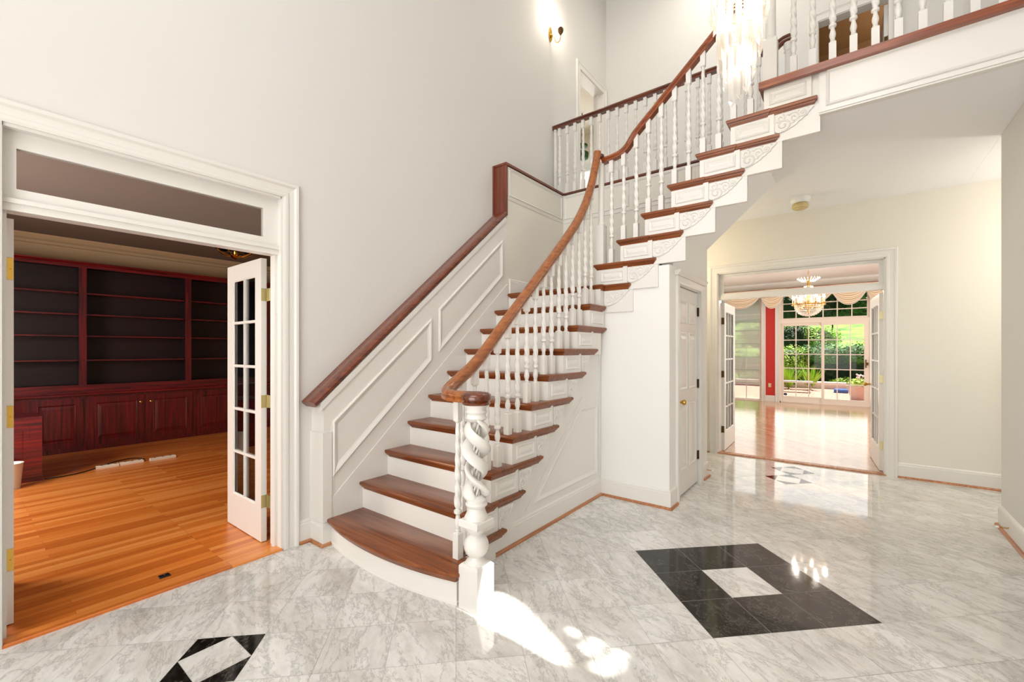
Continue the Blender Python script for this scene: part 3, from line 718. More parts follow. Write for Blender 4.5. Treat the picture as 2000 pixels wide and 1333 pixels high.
P2 = [(-1.885, 3.865, 3.215), (-1.84, 3.865, 3.22), (-1.76, 3.865, 3.228), (-1.69, 3.865, 3.245), (-1.63, 3.865, 3.285), (-1.57, 3.865, zr2(-1.57) - .008), (-1.5, 3.865, zr2(-1.5)), (-1.0, 3.865, zr2(-1.0)), (-.49, 3.865, zr2(-.49))]
obj('handrail', MB().sweep(HP2, smoothp(P2)), M['railX'], rl, True)
obj('rail_cap', MB().sphere((-1.895, 3.845, 3.262), .034, 8, sz=.8), M['raild'], rl, True)
# newel with open barley twist
N = (-1.60, 1.75, 0)
nw = MB().cham(-1.6675, -1.5325, 1.6825, 1.8175, 0, .240, .012)
nw.lathe([(.055, .230), (.062, .240), (.056, .250), (.044, .258), (.042, .264)] + [(.068 * math.cos(q_), .332 + .068 * math.sin(q_)) for q_ in [-1.0 + 2.05 * k / 12 for k in range(13)]] + [(.036, .396), (.040, .404), (.050, .414), (.052, .424), (.046, .434)], N, 32)
nw.cham(-1.668, -1.532, 1.682, 1.818, .434, .478, .006, True, True)
nw.lathe([(.064, .474), (.066, .484), (.058, .500), (.048, .524), (.046, .540), (.058, .550), (.060, .558), (.053, .566), (.054, .582), (.03, .60)], N, 32)
no = obj('newel_post', nw, M['white'], rl, True)
nw = MB().lathe([(.03, 1.00), (.050, 1.012), (.058, 1.022), (.052, 1.034), (.051, 1.042), (.061, 1.056), (.053, 1.066), (.054, 1.076), (.064, 1.088), (.064, 1.099)], N, 32)
obj('capital', nw, M['white'], no, True)
tw = MB()
for s_ in range(2):
    pts = []
    for j in range(50):
        t_ = j / 49; a = s_ * PI - t_ * 2 * PI * 2.0 + 2.2; z = .572 + t_ * .455; e_ = min(1, min(t_, 1 - t_) / .10); q2 = .030 + .017 * e_
        pts.append((N[0] + q2 * math.cos(a), N[1] + q2 * math.sin(a), z))
    prof = [(.034 * math.cos(q_), .0165 * math.sin(q_)) for q_ in [2 * PI * k / 12 for k in range(12)]]
    tw.sweep(prof, pts, up=(math.cos(s_ * PI + 2.2), math.sin(s_ * PI + 2.2), 0), scales=[.45 + .55 * min(1, min(j, 49 - j) / 5) for j in range(50)])
obj('twist', tw, M['white'], no, True)
tw = MB()
for s_ in range(4):
    pts = [(N[0] + .014 * math.cos(s_ * PI / 2 + t_ * 12), N[1] + .014 * math.sin(s_ * PI / 2 + t_ * 12), .58 + .44 * t_) for t_ in [j / 24 for j in range(25)]]
    tw.tube(pts, .0055, 6)
obj('inner_spindle', tw, M['white'], no, True)
# landing newel, top newel
def col_newel(name, x, y, z0, zs, z1, hw, r):
    m_ = MB().cham(x - hw, x + hw, y - hw, y + hw, z0, zs, .008)
    m_.lathe([(r * 1.15, zs - .004), (r * 1.2, zs + .006), (r * 1.02, zs + .016), (r, zs + .03), (r * .92, z1 - .05), (r * .92, z1 - .04), (r * 1.12, z1 - .03), (r * .95, z1 - .02), (r * 1.1, z1)], (x, y, 0), 24)
    return obj(name, m_, M['white'], rl, True)
col_newel('newel_post', -1.895, 3.86, zz(10) - .02, 2.60, 3.20, .038, .029)
col_newel('newel_post', -.478, 3.875, Z2, 3.78, 4.36, .046, .036)
# rail height under the first rail at Y
def rail1_z(y):
    q_ = smoothp([(p[0], p[1], p[2]) for p in PATH1])
    for a, b in zip(q_, q_[1:]):
        if a[1] <= y <= b[1] and a[0] < -1.86: return a[2] + (b[2] - a[2]) * (y - a[1]) / max(1e-6, b[1] - a[1])
    return q_[-1][2]
BX = -1.905
CL = {}
def put_baluster(parent, x, y, z0, L, foot, top=.12):
    key = (round(L, 3), foot, top)
    if key in CL:
        s_ = CL[key]; c = s_.copy(); C.objects.link(c)
    else:
        c = obj('baluster', baluster_mesh(L, foot, top), M['white'], parent, True, org=(0, 0, 0)); CL[key] = c
    c.parent = parent; c.location = Vector((x, y, z0)) - ORG[parent.name]
    return c
put_baluster(rl, -1.79, 1.80, zz(1), 1.10 - zz(1), .15, .13)
put_baluster(rl, -1.765, 1.88, zz(1), 1.10 - zz(1), .15, .13)
for i in range(2, 10):
    for j in (0, 1):
        y = nose1(i) + .050 + j * RUN1 / 2
        put_baluster(rl, BX, y, zz(i), round(rail1_z(y) - .022 - zz(i), 3), .15, .13)
for x, k in ((-1.79, 11), (-1.668, 12), (-1.546, 12), (-1.432, 13), (-1.316, 13), (-1.20, 14), (-1.083, 14), (-.967, 15), (-.845, 15), (-.735, 16), (-.613, 16)):
    zt = 3.228 if x < -1.75 else (3.262 if x < -1.66 else zr2(x))
    put_baluster(rl, x, 3.865, zz(k), round(zt - .022 - zz(k), 3), .145, .13)
# balcony railing (front of the upper floor)
bl = thing('balcony_railing', 'white twisted balusters along the upper floor edge above the hall ceiling', 'railing', (.2, 3.87, Z2))
for i in range(11):
    put_baluster(bl, -.328 + .1175 * i, 3.865, Z2, .90, .165, .12)
obj('handrail', MB().sweep(HP2, [(-.44, 3.865, Z2 + .925), (RW, 3.865, Z2 + .925)]), M['railX'], bl, True)
# gallery railing at the back of the stairwell
gl = thing('gallery_railing', 'white balusters and dark level handrail at the back above the landing', 'railing', (-1.8, 4.95, Z2))
gy = YB + .03
for i in range(22):
    put_baluster(gl, -3.02 + .1155 * i, gy, Z2, .89, .14, .11)
obj('handrail', MB().sweep(HP2, smoothp([(W, gy, Z2 + .915), (-1.3, gy, Z2 + .915), (-.62, gy, Z2 + .915), (-.56, gy, Z2 + .925), (-.50, gy, Z2 + .955), (-.44, gy, Z2 + .96)])), M['raild'], gl, True)
nm = MB().cham(-.50, -.42, gy - .04, gy + .04, Z2, 3.75, .008)
nm.lathe([(.04, 3.745), (.042, 3.755), (.034, 3.77), (.03, 4.22), (.030, 4.25), (.040, 4.262), (.034, 4.275), (.040, 4.30), (.040, 4.34)], (-.46, gy, 0), 20)
obj('newel_post', nm, M['white'], gl, True)
nm = MB().lathe([(.024, Z2), (.024, 3.75), (.030, 3.76), (.022, 3.77), (.020, 4.25), (.026, 4.27), (.020, 4.28), (.024, 4.33)], (W + .03, gy, 0), 16)
obj('half_post', nm, M['white'], gl, True)

# ================================================================== DOORS
def hinge_mb(c, axis='Y'):
    x, y, z = c; m_ = MB()
    if axis == 'Y':   # plate faces +X
        m_.cham(x, x + .003, y - .020, y + .016, z - .045, z + .045, .0005); m_.lathe([(.006, -.047), (.006, .047)], (x + .004, y + .018, z), 10)
    else:             # plate faces -Y
        m_.box(x - .018, x + .018, y - .003, y, z - .045, z + .045); m_.lathe([(.006, -.047), (.006, .047)], (x + .019, y - .004, z), 10)
    return m_
def glazed_leaf(name, hinge, length, height, ang, cols, rows, th=.038, z0=.012, bottom=.25, topr=.115, stile=.1, mat=None):
    """door leaf in local x (from hinge) , y thickness; ang = direction of leaf"""
    def fn(u, v, h):
        return (hinge[0] + u * math.cos(ang) - h * math.sin(ang), hinge[1] + u * math.sin(ang) + h * math.cos(ang), z0 + v)
    m_ = MB()
    def bx(u0, u1, v0, v1, h0=-th / 2, h1=th / 2): m_.prism([(u0, v0), (u1, v0), (u1, v1), (u0, v1)], fn, h0, h1)
    bx(0, stile, 0, height); bx(length - stile, length, 0, height); bx(stile, length - stile, 0, bottom); bx(stile, length - stile, height - topr, height)
    gw = length - 2 * stile; gh = height - bottom - topr
    for c in range(1, cols):
        u = stile + gw * c / cols; bx(u - .010, u + .010, bottom, height - topr, -.012, .012)
        m_.prism([(u - .004, bottom), (u + .004, bottom), (u + .004, height - topr), (u - .004, height - topr)], fn, -.017, .017)
    for r in range(1, rows):
        v = bottom + gh * r / rows; bx(stile, length - stile, v - .010, v + .010, -.0116, .0116)
        m_.prism([(stile, v - .004), (length - stile, v - .004), (length - stile, v + .004), (stile, v + .004)], fn, -.0166, .0166)
    for sgn in (1, -1):
        rings(m_, [(stile, bottom), (length - stile, bottom), (length - stile, height - topr), (stile, height - topr)], lambda u, v, h: fn(u, v, sgn * h), [(-.002, th / 2), (.006, th / 2 - .004), (.012, th / 2 - .012)], caplast=False)
    o = struct(name, m_, mat or M['white'])
    g = MB(); g.prism([(stile - .003, bottom - .003), (length - stile + .003, bottom - .003), (length - stile + .003, height - topr + .003), (stile - .003, height - topr + .003)], fn, -.002, .002)
    obj('glass_panes', g, M['glass'], o)
    return o, fn
# study leaves
o, fn = glazed_leaf('door_1', (-3.335, 1.385), .615, 2.04, PI, 2, 5)
for z in (1.79, 1.02, .30):
    h_ = MB().cham(-3.3345, -3.331, 1.366, 1.404, z - .045, z + .045, .0008).lathe([(.0065, -.047), (.0065, .047)], (-3.326, 1.405, z), 10).box(-3.33, -3.28, 1.4035, 1.4065, z - .045, z + .045)
    obj('hinge', h_, M['abrass'], o)
o, fn = glazed_leaf('door_2', (-3.335, .178), .615, 2.04, PI, 2, 5)
for z in (1.80, 1.055, .335):
    h_ = MB().cham(-3.3345, -3.331, .160, .196, z - .055, z + .055, .0008)
    for a, b_ in ((.170, -.04), (.186, 0), (.170, .04)): h_.sphere((-3.331, a, z + b_), .0035, 5)
    obj('hinge', h_, M['brass'], o)
# dining leaves
o, fn = glazed_leaf('door_3', (-1.372, YFAR + .17), .80, 2.03, math.radians(91.5), 3, 5)
for z in (1.79, 1.06, .30): obj('hinge', MB().box(-1.388, -1.356, YFAR + .160, YFAR + .1635, z - .045, z + .045).lathe([(.0065, -.047), (.0065, .047)], (-1.39, YFAR + .158, z), 10), M['dbrass'], o)
o, fn = glazed_leaf('door_4', (.292, YFAR + .17), .80, 2.03, math.radians(94), 3, 5)
for z in (1.79, 1.06, .30): obj('hinge', MB().box(.276, .308, YFAR + .160, YFAR + .1635, z - .045, z + .045).lathe([(.0065, -.047), (.0065, .047)], (.31, YFAR + .158, z), 10), M['abrass'], o)
kn = MB().lathe([(.012, 0), (.012, .03), (.022, .045), (.026, .055), (.02, .068), (.002, .072)], (0, 0, 0), 12)
a_ = math.radians(94); kx, ky = .292 + .75 * math.cos(a_), YFAR + .17 + .75 * math.sin(a_)
kn.v = [(kx - .02 - z, ky + x, .95 + y) for x, y, z in kn.v]; obj('knob', kn, M['brass'], o, True)
# closet six-panel door
cdm = MB().box(-1.30, -1.262, 4.107, 4.823, .012, 1.985)
for (a, b_) in ((4.215, 4.425), (4.505, 4.715)):
    for z0, z1 in ((.25, .86), (1.02, 1.55), (1.66, 1.86)):
        rings(cdm, [(a, z0), (b_, z0), (b_, z1), (a, z1)], PX(-1.262), [(-.014, .001), (-.010, .008), (0, .010), (.010, .001), (.022, .001), (.055, .010), (.056, .010)])
cdo = struct('door_5', cdm, M['white'])
kn = MB().lathe([(.026, 0), (.026, .004), (.012, .01), (.011, .03), (.024, .045), (.028, .056), (.022, .068), (.002, .072)], (0, 0, 0), 16)
kn.v = [(-1.262 + z, 4.165 + x, .905 + y) for x, y, z in kn.v]; obj('door_knob', kn, M['brass'], cdo, True)
for z in (1.79, 1.04, .29):
    obj('hinge', MB().box(-1.263, -1.258, 4.795, 4.826, z - .045, z + .045).lathe([(.0065, -.047), (.0065, .047)], (-1.252, 4.828, z), 10), M['dbrass'], cdo)
# upper back door leaf, opened into the dim room
ud = MB().box(.32, .355, YUP + .13, YUP + .85, Z2 + .01, 5.40)
uo = struct('door_6', ud, M['white'])
for z in (4.98,): obj('hinge', MB().box(.322, .352, YUP + .122, YUP + .13, z - .05, z + .05).lathe([(.007, -.05), (.007, .05)], (.356, YUP + .118, z), 10), M['dbrass'], uo)
# rooms behind the upper doors
struct('wall_upper_room', MB().box(-1.2, 1.6, YUP + 2.2, YUP + 2.3, Z2, 6.2).box(-1.3, -1.2, YUP + .12, YUP + 2.3, Z2, 6.2).box(1.5, 1.6, YUP + .12, YUP + 2.3, Z2, 6.2).box(-1.3, 1.6, YUP + .12, YUP + 2.3, Z2 - .1, Z2).box(-1.3, 1.6, YUP + .12, YUP + 2.3, 6.2, 6.3), M['tan'])
bw = MB(); holes(bw, PY(8.5, 1), -7, W - .15, Z2, 6.1, [(-5.6, -4.2, 4.2, 5.55)], 0, .1)
bw.box(-7.1, -7, 4.3, 8.6, Z2, 6.1).box(-7, W - .15, 4.3, 4.4, Z2, 6.1).box(-7.1, W - .15, 4.3, 8.6, 6.1, 6.2).box(W - .15, W - .05, YUP + .12, 8.5, Z2, 6.1)
struct('wall_bedroom', bw, M['cream'])
fm = MB().box(-5.6, -4.2, 8.50, 8.52, 4.2, 5.55)
struct('window_3', MB().box(-5.64, -4.16, 8.46, 8.50, 5.55, 5.62).box(-5.64, -5.58, 8.46, 8.5, 4.18, 5.6).box(-4.22, -4.16, 8.46, 8.5, 4.18, 5.6).box(-4.93, -4.87, 8.49, 8.53, 4.2, 5.55).box(-5.6, -4.2, 8.49, 8.53, 4.85, 4.90), M['white'])
struct('window_7', MB().box(-5.58, -4.22, 8.44, 8.445, 4.2, 5.56), sheer('white_window_sheet', (250, 250, 250), .8))  # added sheer sheet, makes the bedroom window read bright white
lt = thing('hanging_lamp', 'small dark two-tier lamp glimpsed through the upstairs doorway', 'lamp', (-4.2, 7.7, 6.1))
obj('shade', MB().lathe([(.03, 5.50), (.11, 5.47), (.11, 5.43), (.03, 5.41)], (-4.2, 7.7, 0), 16).lathe([(.05, 5.36), (.13, 5.31), (.12, 5.20), (.05, 5.16)], (-4.2, 7.7, 0), 16), M['green1'], lt, True)
obj('rod', MB().tube([(-4.2, 7.7, 5.2), (-4.2, 7.7, 6.1)], .012), M['dbrass'], lt)

# ================================================================== STUDY
struct('wall_study', MB().box(-8.95, -8.85, -1.6, 4.6, 0, 3.0).box(-8.95, W - .15, 4.6, 4.7, 0, 3.0).box(-8.95, W - .15, -1.7, -1.6, 0, 3.0), M['beige'])
struct('ceiling_study', MB().box(-8.95, W - .15, -1.7, 4.7, 2.98, 3.08), plain('shaded_ceiling_tone', (124, 110, 100), .8))  # the ceiling's shade is put into this darker brown-mauve colour
struct('trim_17', MB().prism([(-8.85, 2.86), (-8.82, 2.87), (-8.80, 2.90), (-8.76, 2.92), (-8.72, 2.96), (-8.72, 2.98), (-8.85, 2.98)], PY(0, 1), -1.6, 4.6), M['beige'])
bk = thing('bookcase', 'dark cherry wall of empty bookshelves above low cabinets in the study', 'bookcase', (-8.6, 1.5, 0))
UX = -8.48
cs = MB().box(-8.84, -8.82, -1.2, 4.1, .8, 2.62).box(-8.82, UX - .02, -1.2, 4.1, .875, .90)
cs.box(-8.82, UX - .02, -1.2, 4.1, 2.57, 2.60)
sty = [(-.1, -.02), (1.10, 1.178), (2.33, 2.41), (3.56, 3.64)]
for a, b_ in sty: cs.box(-8.82, UX - .02, a + .02, b_ - .02, .90, 2.57)
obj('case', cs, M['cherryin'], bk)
for a, b_ in sty: obj('stile', MB().box(UX - .02, UX, a, b_, .80, 2.60), M['cherry'], bk)
ff = MB().box(UX - .02, UX + .002, -1.2, 4.1, .79, .905).box(UX - .02, UX + .002, -1.2, 4.1, 2.545, 2.61)
ff.prism([(0, 2.58), (.01, 2.59), (.03, 2.61), (.035, 2.625), (0, 2.625)], lambda u, v, h: (UX + u, h, v), -1.2, 4.1)
obj('rail_frame', ff, M['cherryY'], bk)
for a, b_ in ((-.02, 1.10), (1.178, 2.33), (2.41, 3.56)):
    for z in (2.20, 1.90, 1.597, 1.255):
        zq = z if a < 2.4 else z
        obj('shelf', MB().box(-8.82, UX - .05, a + .002, b_ - .002, zq - .018, zq), M['cherryY'], bk)
obj('counter', MB().cham(-8.84, -8.25, -1.2, 4.1, .765, .80, .008, True, True), M['cherryY'], bk)
cb = MB().box(-8.84, -8.31, -1.2, 4.1, 0, .765)
obj('cabinet_base', cb, M['cherry'], bk)
dn = 0
for a, b_ in ((1.17, 1.765), (1.805, 2.37), (2.42, 3.0), (3.04, 3.6), (.62, 1.12)):
    dm = MB().box(-8.31, -8.292, a, b_, .075, .735)
    rings(dm, [(a + .07, .15), (b_ - .07, .15), (b_ - .07, .66), (a + .07, .66)], PX(-8.292), [(0, .0), (.0, .005), (.006, .007), (.016, .002), (.02, .0005), (.055, .007), (.056, .007)])
    do = obj('door', dm, M['cherry'], bk)
    if dn < 2:
        kk = MB().lathe([(.006, 0), (.006, .012), (.016, .02), (.018, .028), (.012, .034), (.001, .036)], (0, 0, 0), 12)
        ky = 1.725 if dn == 0 else 1.845
        kk.v = [(-8.292 + z, ky + x, .627 + y) for x, y, z in kk.v]; obj('knob', kk, M['brass'], do, True)
    dn += 1
lc = thing('low_cabinet', 'short dark cherry cabinet with a panelled front behind the left door leaf', 'cabinet', (-7.0, .3, 0))
obj('body', MB().box(-7.35, -6.80, -.1, .598, 0, .685), M['cherry'], lc)
dm = MB().box(-6.80, -6.782, -.1, .6, 0, .687); rings(dm, [(-.02, .09), (.51, .09), (.51, .60), (-.02, .60)], PX(-6.782), [(0, .001), (.008, -.006), (.02, -.006), (.05, .001), (.051, .001)])
obj('panelled_front', dm, M['cherryY'], lc)
bn = thing('waste_bin', 'small white waste bin on the study floor beside the low cabinet', 'bin', (-6.6, .40, .006))
obj('bucket', MB().lathe([(.075, .006), (.095, .25), (.100, .262), (.094, .262), (.072, .02), (.001, .02)], (-6.6, .36, 0), 24), M['wplastic'], bn, True)
tag(obj('extension_cord', MB().tube(smoothp([(-6.80, .62, .012), (-6.78, .75, .012), (-6.86, .95, .012), (-7.05, 1.12, .012), (-7.17, 1.25, .012), (-7.22, 1.42, .014), (-7.05, 1.50, .014), (-6.95, 1.40, .03)]), .006, 6), M['black']), 'thin black cord curling across the orange study floor', 'cord')
def strip(x, y, L, label):
    t_ = thing('power_strip', label, 'power strip', (x, y, .006), 'power strips on the study floor')
    obj('body', MB().cham(x - .028, x + .028, y - L / 2, y + L / 2, .006, .036, .006), M['plastic'], t_)
    so = MB()
    for k in range(3): so.box(x - .012, x + .012, y - L / 2 + .04 + k * L * .3, y - L / 2 + .06 + k * L * .3, .036, .0375)
    obj('socket', so, M['black'], t_)
strip(-6.93, 1.14, .20, 'ivory power strip nearest the cabinet, lying under the black cord')
strip(-6.93, 1.36, .22, 'middle ivory power strip with the cord end on it')
strip(-6.91, 1.66, .26, 'ivory power strip furthest right, lying apart on the orange floor')
tag(obj('floor_plate', MB().cham(-3.335, -3.29, .775, .83, .006, .012, .002).sphere((-3.312, .803, .012), .008, 5), M['black']), 'tiny black floor bolt plate set in the threshold of the study', 'floor bolt')
cl = thing('flush_ceiling_light', 'brass and glass flush ceiling light seen above the open study door leaf', 'ceiling light', (-7.6, 2.72, 2.98))
c_ = (-7.55, 2.72, 0)
obj('canopy', MB().lathe([(.14, 2.98), (.15, 2.965), (.10, 2.95), (.04, 2.93), (.03, 2.88), (.08, 2.86), (.06, 2.83), (.02, 2.81), (.001, 2.80)], c_, 24), M['brass'], cl, True)
ar = MB()
for k in range(8):
    a = k * PI / 4; ar.tube(smoothp([(c_[0], c_[1], 2.87), (c_[0] + .1 * math.cos(a), c_[1] + .1 * math.sin(a), 2.85), (c_[0] + .2 * math.cos(a), c_[1] + .2 * math.sin(a), 2.89), (c_[0] + .25 * math.cos(a), c_[1] + .25 * math.sin(a), 2.93)]), .008, 6)
obj('arm', ar, M['brass'], cl, True)
obj('glass_dish', MB().lathe([(.12, 2.90), (.24, 2.92), (.27, 2.95), (.265, 2.95), (.235, 2.925), (.12, 2.905)], c_, 24, cap=False), M['glass'], cl, True)

# ================================================================== SIDE ROOM (unseen, added to let the spot beam through)
patch = [[(-.965, 1.668), (-.992, 1.645), (-1.095, 1.640), (-1.29, 1.655), (-1.45, 1.65), (-1.56, 1.672), (-2.25, 1.70), (-2.25, 1.80), (-1.66, 1.86), (-1.60, 1.935), (-1.505, 1.944), (-1.355, 1.906), (-1.185, 1.821), (-1.062, 1.765), (-.982, 1.707)],
         [(-1.127, 1.877), (-1.118, 1.905), (-1.06, 1.915), (-1.02, 1.886), (-1.031, 1.845), (-1.08, 1.835)],
         [(-1.015, 1.801), (-1.035, 1.86), (-1.0, 1.901), (-.93, 1.915), (-.895, 1.90), (-.885, 1.80), (-.918, 1.769), (-.97, 1.775)],
         [(-.925, 1.735), (-.90, 1.70), (-.84, 1.69), (-.80, 1.72), (-.77, 1.79), (-.787, 1.90), (-.87, 1.90), (-.89, 1.80)]]
WX = 5.0
def onwall(p):
    k = (SPOT.x - WX) / (SPOT.x - p[0]); return (SPOT.y + (p[1] - SPOT.y) * k, SPOT.z + (0 - SPOT.z) * k)
wp = [[onwall(p) for p in pl] for pl in patch]
# added unseen wall, triangulated; holes cut to shape the spot's patch on the floor
def wall_with_polys(name, polys, y0, y1, z0, z1, x0, x1, mat):
    cu = bpy.data.curves.new(name, 'CURVE'); cu.dimensions = '2D'; cu.fill_mode = 'BOTH'; cu.extrude = (x1 - x0) / 2
    for pl in [[(y0, z0), (y1, z0), (y1, z1), (y0, z1)]] + polys:
        s_ = cu.splines.new('POLY'); s_.points.add(len(pl) - 1)
        for q_, (a, b) in zip(s_.points, pl): q_.co = (a, b, 0, 1)
        s_.use_cyclic_u = True
    tmp = bpy.data.objects.new(name, cu); C.objects.link(tmp)
    dg = bpy.context.evaluated_depsgraph_get(); dg.update()
    me_ = bpy.data.meshes.new_from_object(tmp.evaluated_get(dg))
    bpy.data.objects.remove(tmp)
    for v in me_.vertices:
        y, z, h = v.co; v.co = ((x0 + x1) / 2 + h, y, z)
    me_.materials.clear(); me_.materials.append(mat)
    o = bpy.data.objects.new(name, me_); C.objects.link(o); o['kind'] = 'structure'; return o
wall_with_polys('wall_beam_mask', wp, -1.5, 5.06, 0, 3.0, WX - .01, WX + .01, M['wall'])
struct('wall_side_room_ends', MB().box(RW + .15, WX, -1.6, -1.5, 0, 3.0).box(RW + .15, WX, 5.06, 5.10, 0, 3.0), M['wall'])
struct('ceiling_side_room', MB().box(RW + .15, WX, -1.6, 5.1, 3.0, 3.08), M['ceil'])
struct('trim_18', casing(MB(), three(.9, 2.3, 0, 2.42)[::-1], PX(RW, -1)), M['white'])
struct('window_4', MB().box(-2.3, .5, -1.68, -1.66, 3.4, 6.2), M['glass'])
fd = MB().box(-1.6, -.6, -1.70, -1.655, 0, 2.1)
struct('door_7', fd, M['white'])

# ================================================================== DINING ROOM
GY = 13.609
dw = MB(); holes(dw, PY(GY, 1), -4.0, 3.2, 0, 3.2, [(-1.47, .42, -1, 2.9), (-3.3, -1.90, -1, 2.9)], 0, .15)
struct('wall_dining_garden', dw, M['red'])
struct('wall_dining_side', MB().box(-4.1, -4.0, YFAR + .15, GY, 0, 3.2).box(3.2, 3.3, YFAR + .15, GY, 0, 3.2), M['cream'])
struct('ceiling_dining', MB().box(-4.1, 3.3, YFAR + .15, GY + .1, 3.2, 3.3), M['white'])
struct('trim_19', MB().prism([(GY, 3.04), (GY - .02, 3.05), (GY - .03, 3.09), (GY - .08, 3.15), (GY - .09, 3.2), (GY, 3.2)], lambda u, v, h: (h, u, v), -4.0, 3.2), M['white'])
baseboard('baseboard_dining', [(-1.80, GY), (-1.57, GY)], 0, False); baseboard('baseboard_dining_right', [(.53, GY), (3.2, GY)], 0, False)
struct('trim_20', casing(MB(), three(-1.47, .42, 0, 2.9), PY(GY)), M['white']); struct('trim_21', casing(MB(), three(-3.3, -1.90, .0, 2.9), PY(GY)), M['white'])
# sliding door
FRM = plain('window_frame_paint', (238, 226, 214), .4)
def grid_sash(mb, x0, x1, z0, z1, y, cols, rows, fw=.07, mt=.012, th=.035, fr=None):
    fr = fr or (fw, fw, fw, fw)
    holes(mb, PY(y, 1), x0, x1, z0, z1, [(x0 + fr[0], x1 - fr[1], z0 + fr[2], z1 - fr[3])], 0, th)
    a, b_, c, d_ = x0 + fr[0], x1 - fr[1], z0 + fr[2], z1 - fr[3]
    for k in range(1, cols): mb.box(a + (b_ - a) * k / cols - mt, a + (b_ - a) * k / cols + mt, y + .008, y + th - .008, c, d_)
    for k in range(1, rows): mb.box(a, b_, y + .0085, y + th - .0085, c + (d_ - c) * k / rows - mt, c + (d_ - c) * k / rows + mt)
gf = MB().box(-1.47, .42, GY + .01, GY + .14, 2.10, 2.19).box(-1.47, -1.445, GY, GY + .15, 0, 2.9).box(.395, .42, GY, GY + .15, 0, 2.9).box(-1.47, .42, GY, GY + .15, 2.86, 2.9).box(-1.47, .42, GY, GY + .15, 0, .03)
w5 = struct('window_5', gf, FRM)
s_ = MB(); grid_sash(s_, -1.44, .39, 2.19, 2.86, GY + .05, 6, 3, .045); obj('transom_sash', s_, FRM, w5)
s_ = MB(); grid_sash(s_, -1.44, -.50, .03, 2.10, GY + .06, 3, 5, .06, .011, fr=(.055, .055, .14, .07)); obj('fixed_sash', s_, FRM, w5)
s_ = MB(); grid_sash(s_, -.56, .39, .03, 2.10, GY + .02, 3, 5, .06, .011, fr=(.06, .10, .12, .07)); sl = obj('sliding_sash', s_, FRM, w5)
obj('handle', MB().box(.315, .335, GY - .02, GY + .02, .96, 1.16).box(.325, .372, GY - .045, GY - .02, 1.02, 1.09), M['dbrass'], sl)
st_ = MB().lathe([(.0, 0), (.042, 0), (.042, .001), (.0, .001)], (0, 0, 0), 20); st_.v = [(-1.345 + x, GY + .058 - z, .215 + y * .8) for x, y, z in st_.v]
obj('sticker', st_, plain('navy_sticker', (44, 50, 92), .5), w5)
obj('glass_panes', MB().box(-1.4, -.55, GY + .076, GY + .079, .16, 2.04).box(-.5, .29, GY + .036, GY + .039, .14, 2.04).box(-1.4, .35, GY + .066, GY + .069, 2.23, 2.82), M['coatedglass'], w5)
s_ = MB(); grid_sash(s_, -3.3, -1.90, .0, 2.9, GY + .05, 4, 6, .05); w6 = struct('window_6', s_, FRM)
obj('glass_panes', MB().box(-3.26, -1.94, GY + .066, GY + .069, .11, 2.85), M['glass'], w6)
# sheer shade
rs = thing('sheer_shade', 'pale green sheer folding shade hanging over the tall dining window', 'window shade', (-2.6, GY - .03, 2.9))
m_ = MB()
for z0, z1, o_ in ((.45, 2.2, 0), (2.2, 2.86, .02)):
    nn = 14
    for k in range(nn):
        a, b_ = z0 + (z1 - z0) * k / nn, z0 + (z1 - z0) * (k + 1) / nn
        m_.add([(-3.27, GY - .03 - o_ - .008 * (k % 2), a), (-1.93, GY - .03 - o_ - .008 * (k % 2), a), (-1.93, GY - .03 - o_ - .008 * ((k + 1) % 2), b_), (-3.27, GY - .03 - o_ - .008 * ((k + 1) % 2), b_)], [(0, 1, 2, 3)])
obj('fabric', m_, M['sheer'], rs)
for k in range(5):
    z = .48 + k * .36; obj('batten', MB().box(-3.27, -1.93, GY - .05, GY - .042, z, z + .018), plain('grey_green_batten', (160, 172, 160), .6) if k == 0 else bpy.data.materials['grey_green_batten'], rs)
obj('folded_hem', MB().box(-3.27, -1.93, GY - .075, GY - .03, 2.16, 2.21), bpy.data.materials['grey_green_batten'], rs)
# valance swags
def swag(xa, xb, zt, drop, y, label, off=0):
    nu, nv = 28, 14; vs = []; uvs = []
    xc = (xa + xb) / 2; hw = (xb - xa) / 2
    for j in range(nv + 1):
        v = j / nv
        for i in range(nu + 1):
            s2 = 2 * i / nu - 1
            hh = drop * v * (1 - abs(s2) ** 2.2) + .05 * v
            xx = xc + s2 * hw * (1 - .10 * v)
            yy = y - .05 * (1 - s2 * s2) - .02 * math.sin(v * PI * 5) * (1 - s2 * s2) - off
            vs.append((xx, yy, zt - hh)); uvs.append((i / nu, v))
    fs = [(j * (nu + 1) + i, j * (nu + 1) + i + 1, (j + 1) * (nu + 1) + i + 1, (j + 1) * (nu + 1) + i) for j in range(nv) for i in range(nu)]
    mb = MB(); mb.add(vs, fs)
    me_ = bpy.data.meshes.new('swag'); me_.from_pydata(vs, [], fs); ul = me_.uv_layers.new(name='UVMap')
    for lp_ in me_.loops: ul.data[lp_.index].uv = uvs[lp_.vertex_index]
    for p in me_.polygons: p.use_smooth = True
    me_.materials.append(M['stripe'])
    return me_, mb
vl = thing('swag_valance', 'striped cream and tan swag valance draped across the garden windows', 'valance', (-1.2, GY - .2, 2.9))
def addswag(xa, xb, zb, off=0, zt=3.0):
    me_, _ = swag(xa, xb, zt, zt - zb - .05, GY - .2, '', off)
    o = bpy.data.objects.new('swag', me_); C.objects.link(o); o.parent = vl; o.location = -ORG[vl.name]
    tr = MB().tube([(x, y - .003, z) for x, y, z in [tuple(v.co) for v in list(me_.vertices)[-29:]]], .010, 5)
    obj('white_edging', tr, M['white'], o)
    ORG[o.name] = Vector((0, 0, 0))
ORG['swag'] = Vector((0, 0, 0))
